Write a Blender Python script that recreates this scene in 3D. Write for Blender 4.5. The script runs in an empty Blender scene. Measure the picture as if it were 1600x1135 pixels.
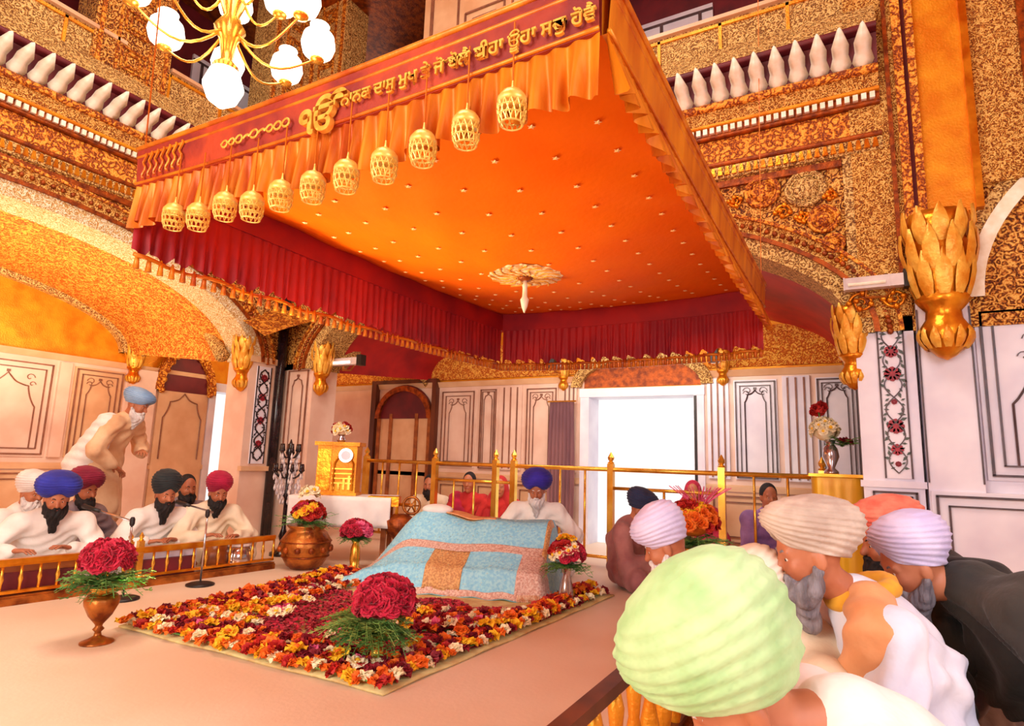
import bpy, bmesh, math, random
import numpy as np
from mathutils import Vector, Matrix
R = math.radians
PI = math.pi
random.seed(7)
rng = np.random.default_rng(7)
SC = bpy.context.scene
COL = SC.collection

# ------------------------------------------------------------------ camera
YAW, PITCH, ROLL, CAMZ = R(29.5), R(9.05), R(1.8), 1.1
fwd = Vector((math.cos(YAW) * math.cos(PITCH), math.sin(YAW) * math.cos(PITCH), math.sin(PITCH)))
rt0 = Vector((math.sin(YAW), -math.cos(YAW), 0))
up0 = rt0.cross(fwd)
rt = math.cos(ROLL) * rt0 + math.sin(ROLL) * up0
up = -math.sin(ROLL) * rt0 + math.cos(ROLL) * up0
cam_d = bpy.data.cameras.new('camera')
cam_d.sensor_width = 36
cam_d.lens = 950 / 1600 * 36
cam_d.clip_start = 0.05
cam = bpy.data.objects.new('camera', cam_d)
cam.matrix_world = Matrix(((rt.x, up.x, -fwd.x, 0), (rt.y, up.y, -fwd.y, 0), (rt.z, up.z, -fwd.z, CAMZ), (0, 0, 0, 1)))
COL.objects.link(cam)
SC.camera = cam

# ------------------------------------------------------------------ world, lights, exposure
SC.view_settings.view_transform = 'Standard'
SC.view_settings.look = 'None'
SC.view_settings.exposure = 0.0
SC.view_settings.gamma = 1.0
SC.view_settings.use_curve_mapping = False
w = bpy.data.worlds.new('world')
SC.world = w
w.use_nodes = True
bg = w.node_tree.nodes['Background']
bg.inputs[0].default_value = (1.0, 0.97, 0.94, 1)
bg.inputs[1].default_value = 1.15


def area(name, loc, target, size, energy, color, size_y=None):
    l = bpy.data.lights.new(name, 'AREA')
    l.energy = energy
    l.color = color
    l.size = size
    if size_y:
        l.shape = 'RECTANGLE'
        l.size_y = size_y
    o = bpy.data.objects.new(name, l)
    o.location = loc
    o.rotation_euler = (Vector(target) - Vector(loc)).to_track_quat('-Z', 'Y').to_euler()
    COL.objects.link(o)
    return o


def point(name, loc, energy, color, r=0.1):
    l = bpy.data.lights.new(name, 'POINT')
    l.energy = energy
    l.color = color
    l.shadow_soft_size = r
    o = bpy.data.objects.new(name, l)
    o.location = loc
    COL.objects.link(o)
    return o


# added fill lights inside the closed shell, standing in for daylight above and behind
area('overhead_fill', (1.6, 2.6, 7.6), (2.2, 2.8, 0), 3.0, 250, (1.0, 0.93, 0.84))
area('cool_daylight_fill', (0.6, -2.3, 2.3), (3.4, 2.4, 0.9), 2.2, 105, (0.82, 0.87, 1.0))
area('rear_fill', (-2.3, 2.2, 2.2), (4.5, 3.4, 1.2), 2.6, 230, (1.0, 0.92, 0.84))
# warm tube lights of the aisles
area('left_aisle_lamp', (2.6, 7.5, 1.7), (2.6, 8.0, 4.0), 2.6, 75, (1.0, 0.76, 0.44), 0.5)
area('left_wall_wash', (3.0, 7.3, 2.3), (3.2, 9.2, 1.2), 2.4, 26, (1.0, 0.84, 0.70), 0.4)
area('corner_aisle_lamp', (6.3, 7.4, 2.2), (6.4, 7.8, 4.0), 0.8, 40, (1.0, 0.82, 0.5))
area('right_aisle_lamp', (6.5, 2.6, 2.3), (8.0, 2.8, 1.2), 3.4, 44, (1.0, 0.86, 0.74), 0.4)


def spot(name, loc, target, energy, color, angle, blend=0.8, r=0.25):
    l = bpy.data.lights.new(name, 'SPOT')
    l.energy, l.color, l.spot_size, l.spot_blend, l.shadow_soft_size = energy, color, R(angle), blend, r
    o = bpy.data.objects.new(name, l)
    o.location = loc
    o.rotation_euler = (Vector(target) - Vector(loc)).to_track_quat('-Z', 'Y').to_euler()
    COL.objects.link(o)
    return o


# unseen spot added low by the flower bed to light the canopy's underside
spot('canopy_fill_spot', (2.1, 3.75, 0.35), (2.6, 2.4, 2.4), 1000, (1.0, 0.86, 0.40), 60, 1.0)

# ------------------------------------------------------------------ object helpers


def link(o, parent=None):
    COL.objects.link(o)
    if parent:
        o.parent = parent
    return o


def tag(o, label=None, cat=None, group=None, kind=None):
    if label: o['label'] = label
    if cat: o['category'] = cat
    if group: o['group'] = group
    if kind: o['kind'] = kind
    return o


def empty(name, loc=(0, 0, 0), rz=0, label=None, cat=None, group=None, kind=None):
    o = bpy.data.objects.new(name, None)
    o.empty_display_size = 0.1
    o.location = loc
    o.rotation_euler = (0, 0, rz)
    link(o)
    return tag(o, label, cat, group, kind)


def copy_tree(o, parent=None):
    c = o.copy()
    link(c, parent)
    for ch in list(o.children):
        copy_tree(ch, c)
    return c


class MB:
    """collects simple shapes into one mesh"""

    def __init__(self, xf=None):
        self.v, self.f, self.m, self.xf, self.mi = [], [], [], xf, 0

    def add(self, vs, fs):
        b = len(self.v)
        if self.xf:
            vs = [self.xf(*p) for p in vs]
        self.v += [tuple(p) for p in vs]
        self.f += [tuple(i + b for i in f) for f in fs]
        self.m += [self.mi] * len(fs)
        return self

    def box(self, a, b, taper=1.0):
        (x0, y0, z0), (x1, y1, z1) = a, b
        cx, cy = (x0 + x1) / 2, (y0 + y1) / 2
        t = lambda x, y: (cx + (x - cx) * taper, cy + (y - cy) * taper)
        vs = [(x0, y0, z0), (x1, y0, z0), (x1, y1, z0), (x0, y1, z0)] + [t(x, y) + (z1,) for x, y in ((x0, y0), (x1, y0), (x1, y1), (x0, y1))]
        return self.add(vs, [(3, 2, 1, 0), (4, 5, 6, 7), (0, 1, 5, 4), (1, 2, 6, 5), (2, 3, 7, 6), (3, 0, 4, 7)])

    def lathe(self, prof, c=(0, 0, 0), n=16, flute=0, depth=0.0, sx=1, sy=1):
        vs, fs = [], []
        for r, z in prof:
            for i in range(n):
                a = 2 * PI * i / n
                rr = r * (1 + depth * math.cos(flute * a)) if flute else r
                vs.append((c[0] + rr * math.cos(a) * sx, c[1] + rr * math.sin(a) * sy, c[2] + z))
        k = len(prof)
        for j in range(k - 1):
            for i in range(n):
                fs.append((j * n + i, j * n + (i + 1) % n, (j + 1) * n + (i + 1) % n, (j + 1) * n + i))
        fs.append(tuple(range(n - 1, -1, -1)))
        fs.append(tuple((k - 1) * n + i for i in range(n)))
        return self.add(vs, fs)

    def tube(self, pts, r, n=6, r1=None, closed=False):
        pts = [Vector(p) for p in pts]
        k = len(pts)
        vs, fs = [], []
        ref = None
        for j, p in enumerate(pts):
            if closed:
                t = (pts[(j + 1) % k] - pts[j - 1]).normalized()
            else:
                t = (pts[min(j + 1, k - 1)] - pts[max(j - 1, 0)])
                t = t.normalized() if t.length > 1e-9 else Vector((0, 0, 1))
            if ref is None:
                ref = t.orthogonal().normalized()
            ref = (ref - t * ref.dot(t))
            ref = ref.normalized() if ref.length > 1e-6 else t.orthogonal().normalized()
            q = t.cross(ref)
            rr = r if r1 is None else r + (r1 - r) * j / (k - 1)
            for i in range(n):
                a = 2 * PI * i / n
                vs.append(p + ref * (rr * math.cos(a)) + q * (rr * math.sin(a)))
        for j in range(k if closed else k - 1):
            for i in range(n):
                fs.append((j * n + i, j * n + (i + 1) % n, ((j + 1) % k) * n + (i + 1) % n, ((j + 1) % k) * n + i))
        if not closed:
            fs.append(tuple(range(n - 1, -1, -1)))
            fs.append(tuple((k - 1) * n + i for i in range(n)))
        return self.add(vs, fs)

    def ball(self, c, r, n=10, m=6, sx=1, sy=1, sz=1):
        prof = [(max(1e-4, r * math.sin(PI * j / m)), -r * math.cos(PI * j / m) * sz) for j in range(m + 1)]
        return self.lathe(prof, c, n, sx=sx, sy=sy)

    def prism(self, poly, lo, hi, axis=2):
        """poly: 2D outline; extruded from lo to hi along axis"""
        n = len(poly)
        def P(a, b, c):
            return (a, b, c) if axis == 2 else ((a, c, b) if axis == 1 else (c, a, b))
        vs = [P(a, b, lo) for a, b in poly] + [P(a, b, hi) for a, b in poly]
        fs = [tuple(range(n - 1, -1, -1)), tuple(range(n, 2 * n))]
        fs += [(i, (i + 1) % n, n + (i + 1) % n, n + i) for i in range(n)]
        return self.add(vs, fs)

    def grid(self, fn, nu, nv, thick=None, closed_u=False):
        vs, fs = [], []
        for i in range(nu + 1):
            for j in range(nv + 1):
                vs.append(fn(i / nu, j / nv))
        for i in range(nu):
            for j in range(nv):
                a = i * (nv + 1) + j
                fs.append((a, a + nv + 1, a + nv + 2, a + 1))
        return self.add(vs, fs)

    def build(self, name, mats, parent=None, smooth=False, loc=None, recalc=True):
        me = bpy.data.meshes.new(name)
        me.from_pydata(self.v, [], self.f)
        for m in (mats if isinstance(mats, (list, tuple)) else [mats]):
            me.materials.append(m)
        if any(self.m):
            me.polygons.foreach_set('material_index', self.m)
        if recalc:
            b = bmesh.new()
            b.from_mesh(me)
            bmesh.ops.recalc_face_normals(b, faces=b.faces)
            b.to_mesh(me)
            b.free()
        if smooth:
            me.polygons.foreach_set('use_smooth', [True] * len(me.polygons))
        me.update()
        o = bpy.data.objects.new(name, me)
        if loc:
            o.location = loc
        return link(o, parent)


def solidify(o, t):
    md = o.modifiers.new('solid', 'SOLIDIFY')
    md.thickness = t
    md.offset = 0
    return o


# ------------------------------------------------------------------ materials
def lin(c):
    return tuple(((x / 255) / 12.92 if x / 255 <= 0.04045 else (((x / 255) + 0.055) / 1.055) ** 2.4) for x in c) + (1,)


def newmat(name):
    m = bpy.data.materials.new(name)
    m.use_nodes = True
    nt = m.node_tree
    return m, nt, nt.nodes['Principled BSDF']


def mat(name, c, c2=None, rough=0.6, metal=0.0, scale=8.0, bump=0.0, bscale=None, sheen=0.0, spec=0.5, stretch=(1, 1, 1), lo=0.35, hi=0.65, detail=3, trans=0.0):
    m, nt, b = newmat(name)
    N, L = nt.nodes, nt.links
    b.inputs['Roughness'].default_value = rough
    b.inputs['Metallic'].default_value = metal
    b.inputs['Specular IOR Level'].default_value = spec
    b.inputs['Sheen Weight'].default_value = sheen
    if trans:
        b.inputs['Transmission Weight'].default_value = trans
    tc = N.new('ShaderNodeTexCoord')
    mp = N.new('ShaderNodeMapping')
    mp.inputs['Scale'].default_value = stretch
    L.new(tc.outputs['Object'], mp.inputs[0])
    nz = N.new('ShaderNodeTexNoise')
    nz.inputs['Scale'].default_value = scale
    nz.inputs['Detail'].default_value = detail
    L.new(mp.outputs[0], nz.inputs[0])
    rp = N.new('ShaderNodeValToRGB')
    rp.color_ramp.elements[0].position = lo
    rp.color_ramp.elements[1].position = hi
    rp.color_ramp.elements[0].color = lin(c2 or c)
    rp.color_ramp.elements[1].color = lin(c)
    L.new(nz.outputs[0], rp.inputs[0])
    L.new(rp.outputs[0], b.inputs['Base Color'])
    if bump:
        bz = N.new('ShaderNodeTexNoise')
        bz.inputs['Scale'].default_value = bscale or scale * 3
        bz.inputs['Detail'].default_value = 2
        L.new(mp.outputs[0], bz.inputs[0])
        bp = N.new('ShaderNodeBump')
        bp.inputs['Strength'].default_value = bump
        bp.inputs['Distance'].default_value = 0.02
        L.new(bz.outputs[0], bp.inputs['Height'])
        L.new(bp.outputs[0], b.inputs['Normal'])
    return m


def relief(name, scale=9.0, dark=(128, 50, 12), mid=(214, 118, 26), light=(250, 186, 70), rings=16.0, metal=0.3, rough=0.42, bump=0.6, stretch=(1, 1, 1)):
    """gilded repousse: rings and curls around scattered rosettes"""
    m, nt, b = newmat(name)
    N, L = nt.nodes, nt.links
    b.inputs['Roughness'].default_value = rough
    b.inputs['Metallic'].default_value = metal
    tc = N.new('ShaderNodeTexCoord')
    mp = N.new('ShaderNodeMapping')
    mp.inputs['Scale'].default_value = stretch
    L.new(tc.outputs['Object'], mp.inputs[0])
    nz = N.new('ShaderNodeTexNoise')
    nz.inputs['Scale'].default_value = scale * 0.8
    L.new(mp.outputs[0], nz.inputs[0])
    mx = N.new('ShaderNodeMix')
    mx.data_type = 'VECTOR'
    mx.inputs[0].default_value = 0.09
    L.new(mp.outputs[0], mx.inputs[4])
    L.new(nz.outputs['Color'], mx.inputs[5])
    vo = N.new('ShaderNodeTexVoronoi')
    vo.inputs['Scale'].default_value = scale
    L.new(mx.outputs[1], vo.inputs['Vector'])
    mu = N.new('ShaderNodeMath'); mu.operation = 'MULTIPLY'; mu.inputs[1].default_value = rings
    L.new(vo.outputs['Distance'], mu.inputs[0])
    si = N.new('ShaderNodeMath'); si.operation = 'SINE'
    L.new(mu.outputs[0], si.inputs[0])
    n2 = N.new('ShaderNodeTexNoise')
    n2.inputs['Scale'].default_value = scale * 4.5
    n2.inputs['Detail'].default_value = 3
    L.new(mp.outputs[0], n2.inputs[0])
    ad = N.new('ShaderNodeMath'); ad.operation = 'MULTIPLY_ADD'
    ad.inputs[1].default_value = 0.22
    L.new(si.outputs[0], ad.inputs[0])
    L.new(n2.outputs[0], ad.inputs[2])
    rp = N.new('ShaderNodeValToRGB')
    e = rp.color_ramp.elements
    e[0].position, e[0].color = 0.27, lin(dark)
    e[1].position, e[1].color = 0.50, lin(mid)
    x = e.new(0.72); x.color = lin(light)
    L.new(ad.outputs[0], rp.inputs[0])
    L.new(rp.outputs[0], b.inputs['Base Color'])
    bp = N.new('ShaderNodeBump')
    bp.inputs['Strength'].default_value = bump
    bp.inputs['Distance'].default_value = 0.03
    L.new(ad.outputs[0], bp.inputs['Height'])
    L.new(bp.outputs[0], b.inputs['Normal'])
    return m


def emit(name, c, s):
    m, nt, b = newmat(name)
    b.inputs['Base Color'].default_value = lin(c)
    b.inputs['Emission Color'].default_value = lin(c)
    b.inputs['Emission Strength'].default_value = s
    return m


M = {}
M['gold_relief'] = relief('gold_relief', 17, dark=(84, 34, 12), mid=(200, 120, 40), light=(250, 200, 104))
M['gold_fine'] = relief('gold_fine_relief', 26, rings=14, dark=(120, 54, 18), mid=(220, 146, 52), light=(254, 214, 124))
M['gold_pale'] = relief('gold_pale_relief', 20, dark=(112, 66, 30), mid=(214, 162, 86), light=(248, 216, 140), metal=0.15)
M['gold_warm'] = relief('gold_warm_relief', 17, dark=(130, 50, 10), mid=(226, 130, 32), light=(252, 186, 70), rings=10)
M['gold_vault'] = relief('gold_vault_relief', 24, dark=(180, 72, 10), mid=(236, 136, 22), light=(254, 204, 90), rings=11, metal=0.15, rough=0.5)
M['gold'] = mat('gold_polished', (242, 166, 40), (206, 112, 16), 0.28, 0.75, 7, 0.15, 30)
M['gold_flat'] = mat('gold_leaf_plain', (240, 166, 34), (222, 130, 14), 0.42, 0.4, 5, 0.25, 60)
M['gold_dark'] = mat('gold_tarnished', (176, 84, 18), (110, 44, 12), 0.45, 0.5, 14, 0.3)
M['gold_lit'] = relief('gold_lit_relief', 24, dark=(196, 136, 62), mid=(246, 218, 156), light=(255, 248, 224), metal=0.05, rough=0.5)  # lamp glow along the left arch edge, put into a paler gold
M['gold_light'] = mat('gold_bright_leaf', (252, 200, 84), (230, 146, 34), 0.38, 0.3, 9, 0.25, 40)
M['brass'] = mat('brass', (250, 200, 90), (226, 160, 50), 0.24, 0.8, 6)
M['bronze'] = mat('aged_brass', (196, 120, 50), (120, 58, 24), 0.35, 0.7, 9, 0.3)
M['marble'] = mat('marble_pink', (238, 208, 190), (226, 188, 168), 0.35, 0, 3, 0.03)
M['marble_white'] = mat('marble_white', (238, 234, 246), (218, 212, 230), 0.3, 0, 2.5)
M['marble_warm'] = mat('marble_cream', (228, 188, 148), (212, 164, 124), 0.4, 0, 3)
M['inlay'] = mat('inlay_black_stone', (92, 72, 76), (66, 50, 56), 0.35)
M['inlay_brown'] = mat('inlay_brown_stone', (150, 100, 78), (120, 76, 60), 0.4)
M['black_stone'] = mat('black_polished_stone', (44, 30, 36), (22, 14, 20), 0.18, 0, 12)
M['red_stone'] = mat('inlay_red_stone', (170, 40, 56), (140, 24, 44), 0.35)
M['green_stone'] = mat('inlay_green_stone', (80, 92, 84), (60, 70, 66), 0.35)
M['vault_crimson'] = mat('vault_crimson', (196, 30, 34), (150, 14, 30), 0.5, 0, 2.5)  # deep crimson over the right aisle vault
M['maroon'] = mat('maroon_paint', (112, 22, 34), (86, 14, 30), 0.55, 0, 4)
M['shade_brown'] = mat('dark_wood', (110, 52, 28), (70, 30, 16), 0.45, 0, 6, stretch=(1, 1, 0.15))
M['wood'] = mat('varnished_wood', (176, 98, 40), (130, 64, 24), 0.35, 0, 9, stretch=(0.2, 1, 1))
M['white_paint'] = mat('white_painted_leaf', (255, 250, 236), (240, 226, 200), 0.5, 0.0, 12)
M['floor'] = mat('floor_cream_cloth', (236, 212, 188), (228, 198, 170), 0.5, 0, 1.2, 0.06, 40)
M['white_cloth'] = mat('white_cotton', (250, 244, 240), (236, 226, 224), 0.85, 0, 5, 0.15, 14)
M['globe'] = emit('lit_lamp_glass', (255, 246, 226), 4.0)
M['tube'] = emit('lit_tube', (255, 244, 230), 3.0)
M['steel'] = mat('lamp_housing_enamel', (226, 214, 214), (206, 190, 194), 0.35, 0.2, 6)
M['black'] = mat('black_plastic', (34, 28, 32), (20, 16, 18), 0.45)
M['chrome'] = mat('chrome', (214, 208, 212), (180, 170, 176), 0.15, 0.9)
M['crystal'] = mat('cut_glass', (250, 246, 250), (200, 190, 200), 0.08, 0.3, 20)
M['green'] = mat('fern_green', (122, 176, 84), (66, 120, 56), 0.6, 0, 14)
M['green2'] = mat('leaf_green', (150, 184, 92), (84, 132, 56), 0.6, 0, 14)
M['f_crimson'] = mat('petal_crimson', (206, 8, 62), (170, 0, 44), 0.6, 0, 20, sheen=0.15)
M['f_red'] = mat('petal_red', (206, 40, 28), (160, 18, 22), 0.65, 0, 20)
M['f_maroon'] = mat('petal_maroon', (158, 22, 40), (116, 10, 30), 0.65, 0, 20)
M['f_orange'] = mat('petal_orange', (248, 132, 32), (226, 92, 14), 0.65, 0, 20)
M['f_yellow'] = mat('petal_yellow', (252, 206, 40), (240, 176, 16), 0.65, 0, 20)
M['f_white'] = mat('petal_white', (254, 244, 214), (244, 220, 170), 0.65, 0, 20)
M['f_pink'] = mat('petal_pink', (246, 120, 160), (226, 80, 130), 0.65, 0, 20)

# ------------------------------------------------------------------ the setting
XA, YA = 5.6, 6.7          # faces of the two inner arcades
XO, YO = 8.0, 9.2          # outer marble walls of the aisles
TH = 0.42


def WR(X):
    return lambda u, o, z: (X - o, u, z)


def WL(Y):
    return lambda u, o, z: (u, Y - o, z)


def S(o):
    o['kind'] = 'structure'
    return o


fl = MB()
fl.box((-5, -5, -0.2), (XO + 0.3, YO + 0.3, 0))
S(fl.build('floor', M['floor']))
# shell behind the photographer and the roof of the central well
mb = MB(); mb.box((-2.9, -2.9, 0), (-2.6, YO + 0.3, 8.0)); S(mb.build('wall_back', mat('plaster_cream', (236, 206, 170), (226, 190, 150), 0.8)))
mb = MB(); mb.box((-2.6, -2.9, 0), (XO + 0.3, -2.6, 8.0)); S(mb.build('wall_near', bpy.data.materials['plaster_cream']))
mb = MB(); mb.box((-2.9, -2.9, 7.9), (XO + 0.3, YO + 0.3, 8.1)); S(mb.build('ceiling', M['gold_flat']))


def arch_pts(c, h, sp, rs, d=0.0, n=40):
    return [(c + (h + d) * math.cos(PI * i / n), sp + (rs + d) * math.sin(PI * i / n)) for i in range(n + 1)]


def arch_band(mb, A, d0, d1, o0, o1, n=40):
    a, b = arch_pts(*A, d0, n), arch_pts(*A, d1, n)
    vs, fs = [], []
    for (u0, z0), (u1, z1) in zip(a, b):
        vs += [(u0, o0, z0), (u0, o1, z0), (u1, o1, z1), (u1, o0, z1)]
    for i in range(n):
        p, q = 4 * i, 4 * i + 4
        for k in range(4):
            fs.append((p + k, p + (k + 1) % 4, q + (k + 1) % 4, q + k))
    mb.add(vs, fs)


def profile(mb, u0, u1, prof):
    """extrude a closed (out, z) outline along the wall"""
    n = len(prof)
    vs = [(u0, o, z) for o, z in prof] + [(u1, o, z) for o, z in prof]
    fs = [tuple(range(n)), tuple(range(2 * n - 1, n - 1, -1))] + [(i, (i + 1) % n, n + (i + 1) % n, n + i) for i in range(n)]
    mb.add(vs, fs)


def torus_prof(o, z, r, k=8):
    return [(-0.05, z - r)] + [(o + r * math.sin(PI * i / k), z - r * math.cos(PI * i / k)) for i in range(k + 1)] + [(-0.05, z + r)]


def arcade(name, xf, A, u0, u1, ztop, edge='gold_pale'):
    c, h, sp, rs = A
    mb = MB(xf)
    pts = sorted(arch_pts(c, h, sp, rs))
    vs, fs = [], []
    for u, z in pts:
        vs += [(u, 0, z), (u, 0, ztop), (u, -TH, ztop), (u, -TH, z)]
    for i in range(len(pts) - 1):
        p, q = 4 * i, 4 * i + 4
        for k in range(4):
            fs.append((p + k, p + (k + 1) % 4, q + (k + 1) % 4, q + k))
    mb.add(vs, fs)
    mb.box((u0, -TH, sp), (c - h, 0, ztop))
    mb.box((c + h, -TH, sp), (u1, 0, ztop))
    w = S(mb.build(name, M['gold_relief']))
    # mouldings that follow the arch
    mb = MB(xf); arch_band(mb, A, -0.015, 0.13, -TH - 0.02, 0.035)
    mb.build('arch_moulding', M[edge], w)
    mb = MB(xf); arch_band(mb, A, 0.13, 0.17, 0, 0.06)
    mb.build('arch_fillet', M['gold_dark'], w)
    mb = MB(xf); arch_band(mb, A, 0.17, 0.30, 0, 0.03)
    mb.build('arch_frieze', M['gold_fine'], w)
    mb = MB(xf)
    arch_band(mb, A, 0.30, 0.33, 0, 0.06)
    mb.build('arch_rib', M['gold_warm'], w)
    mb = MB(xf)
    for (u, z) in arch_pts(c, h, sp, rs, 0.235, 110):
        mb.ball((u, 0.03, z), 0.026, 6, 4)
    o = mb.build('arch_beading', M['gold_dark'], w, True); o['kind'] = 'stuff'
    return w


AL = (2.2, 2.85, 2.25, 1.11)
AR = (3.05, 3.1, 2.2, 1.2)
wl = arcade('wall_left', WL(YA), AL, -1.6, XA + TH, 3.74, 'gold_lit')
wr = arcade('wall_right', WR(XA), AR, -2.6, YA + TH, 3.74)


def medallion(parent, xf, u, z, r, m):
    mb = MB(xf)
    k = 28
    for rr, t in ((r, 0.022), (r * 0.82, 0.012)):
        mb.tube([(u + rr * math.cos(2 * PI * i / k), 0.02, z + rr * math.sin(2 * PI * i / k)) for i in range(k)], t, 6, closed=True)
    vs = [(u, 0.07, z)]
    for j, (q, o) in enumerate(((0.35, 0.06), (0.7, 0.035), (0.8, 0.0))):
        for i in range(k):
            rr = r * q * (1 + (0.10 * math.cos(7 * 2 * PI * i / k) if j == 1 else 0))
            vs.append((u + rr * math.cos(2 * PI * i / k), o, z + rr * math.sin(2 * PI * i / k)))
    fs = [(0, 1 + i, 1 + (i + 1) % k) for i in range(k)]
    for j in range(2):
        fs += [(1 + j * k + i, 1 + j * k + (i + 1) % k, 1 + (j + 1) * k + (i + 1) % k, 1 + (j + 1) * k + i) for i in range(k)]
    mb.add(vs, fs)
    return mb.build('medallion', m, parent, True)


def scroll(parent, xf, u, z, r, turn, m):
    mb = MB(xf)
    pts = []
    for i in range(26):
        a = turn * i * 0.42
        rr = r * (1 - i / 30)
        pts.append((u + rr * math.cos(a), 0.012, z + rr * math.sin(a)))
    mb.tube(pts, 0.014, 5, 0.006)
    for i in range(0, 20, 4):
        mb.ball((pts[i][0], 0.015, pts[i][2]), 0.026, 6, 4)
    return mb.build('scrollwork', m, parent, True)


for (u, z, r, k) in ((0.62, 3.56, 0.135, 'gold_warm'), (0.27, 3.52, 0.15, 'gold_pale'), (0.14, 3.22, 0.11, 'gold_warm'), (0.075, 2.99, 0.075, 'gold_warm')):
    medallion(wr, WR(XA), u, z, r, M[k])
for (u, z, r, t) in ((0.45, 3.34, 0.07, 1), (0.85, 3.52, 0.06, -1), (0.08, 3.42, 0.05, 1), (0.30, 3.27, 0.055, -1), (1.05, 3.6, 0.05, 1), (0.02, 2.84, 0.04, 1)):
    scroll(wr, WR(XA), u, z, r, t, M['gold'])
for (u, z, r, k) in ((4.28, 3.5, 0.13, 'gold_warm'), (4.66, 3.44, 0.14, 'gold_warm'), (4.84, 3.14, 0.11, 'gold_warm'), (4.93, 2.9, 0.075, 'gold_warm'), (3.9, 3.6, 0.08, 'gold_warm')):
    medallion(wl, WL(YA), u, z, r, M[k])
for (u, z, r, t) in ((4.47, 3.3, 0.06, 1), (4.05, 3.5, 0.05, -1), (4.95, 3.35, 0.06, 1), (5.0, 3.6, 0.05, -1)):
    scroll(wl, WL(YA), u, z, r, t, M['gold'])
# frame round the spandrels
for w_, xf, us in ((wr, WR(XA), (-0.02, -0.09)), (wl, WL(YA), (5.07, 5.14))):
    mb = MB(xf)
    a, b = sorted(us)
    mb.box((a, -0.02, 2.55), (b, 0.04, 3.74))
    mb.build('spandrel_frame', M['gold_pale'], w_)
for w_, xf, a, b in ((wr, WR(XA), -0.015, 6.2), (wl, WL(YA), -0.7, 5.065)):
    mb = MB(xf)
    profile(mb, a, b, [(-0.02, 3.66), (0.04, 3.66), (0.04, 3.72), (-0.02, 3.72)])
    mb.build('spandrel_frame', M['gold_dark'], w_)


# lotus leaf of the cornice
def leaf_mesh():
    mb = MB()
    wv = [(0.050, 0.0), (0.082, 0.05), (0.060, 0.10), (0.066, 0.135), (0.016, 0.215)]
    vs, fs = [], []
    for j, (hw, z) in enumerate(wv):
        o = 0.02 + 0.02 * j + 0.014 * j * j
        vs += [(-hw, o, z), (0, o + 0.028, z), (hw, o, z), (0, o - 0.03, z)]
    for j in range(4):
        p, q = 4 * j, 4 * j + 4
        for k in range(4):
            fs.append((p + k, p + (k + 1) % 4, q + (k + 1) % 4, q + k))
    fs += [(0, 1, 2, 3), (16, 17, 18, 19)]
    mb.add(vs, fs)
    o = mb.build('leaf', M['white_paint'], None, True)
    me = o.data
    bpy.data.objects.remove(o)
    return me


LEAF = leaf_mesh()


def entablature(name, xf0, u0, u1, leaf_u, leaf_rz):
    zm = lambda z: float(np.interp(z, [3.7, 3.74, 4.5, 4.83, 5.02, 6], [3.7, 3.72, 4.405, 4.74, 5.02, 6]))
    xf = lambda u, o, z: xf0(u, o, zm(z))
    mb = MB(xf)
    profile(mb, u0, u1, [(-TH, 3.74), (0.03, 3.74), (0.03, 5.02), (-TH, 5.02)])
    t = S(mb.build(name, M['gold_relief']))

    def band(nm, prof, m):
        b = MB(xf)
        profile(b, u0, u1, prof)
        return b.build(nm, m, t)
    B = lambda o, z0, z1: [(0, z0), (o, z0), (o, z1), (0, z1)]
    band('leaf_row', B(0.06, 3.76, 3.89), M['gold_pale'])
    band('moulding', torus_prof(0.05, 3.92, 0.028), M['gold_dark'])
    band('relief_frieze', B(0.045, 3.95, 4.20), M['gold_warm'])
    band('moulding', torus_prof(0.07, 4.225, 0.02), M['gold_dark'])
    band('bead_course', B(0.07, 4.25, 4.33), M['gold_dark'])
    band('moulding', torus_prof(0.09, 4.35, 0.02), M['gold_flat'])
    band('relief_frieze', [(0, 4.37), (0.08, 4.37), (0.13, 4.49), (0, 4.49)], M['gold_fine'])
    band('torus_moulding', torus_prof(0.13, 4.525, 0.04), M['gold_warm'])
    band('leaf_ground', [(0, 4.56), (0.11, 4.56), (0.20, 4.80), (0, 4.80)], M['maroon'])
    band('moulding', torus_prof(0.26, 4.83, 0.022), M['maroon'])
    band('sloping_frieze', [(0, 4.85), (0.27, 4.85), (0.12, 5.02), (0, 5.02)], M['gold_pale'])
    # a course of white beads (each a small tapering drop)
    b = MB(xf)
    n = int((leaf_u[1] - leaf_u[0]) / 0.062)
    for i in range(n):
        u = leaf_u[0] + 0.062 * (i + 0.5)
        b.box((u - 0.019, 0.07, 4.262), (u + 0.019, 0.10, 4.322))
    o = b.build('bead_row', M['white_paint'], t)
    o['kind'] = 'stuff'
    b = MB(xf)
    for i in range(n):
        u = leaf_u[0] + 0.062 * (i + 0.5)
        b.prism([(u - 0.026, 3.88), (u + 0.026, 3.88), (u, 3.79)], 0.06, 0.085, axis=1) if False else b.box((u - 0.022, 0.06, 3.785), (u + 0.022, 0.085, 3.875), 0.5)
    o = b.build('drop_row', M['gold'], t)
    o['kind'] = 'stuff'
    n = int((leaf_u[1] - leaf_u[0]) / 0.165)
    for i in range(n):
        u = leaf_u[0] + 0.165 * (i + 0.5)
        lf = bpy.data.objects.new('leaf', LEAF)
        lf.location = xf(u, 0.09, 4.555)
        lf.rotation_euler = (0, 0, leaf_rz)
        link(lf, t)
    return t


entablature('trim_1', WL(YA), -1.6, XA, (0.6, 5.5), PI)
entablature('trim_2', WR(XA), -0.32, YA, (-0.3, 3.4), PI / 2)

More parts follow.
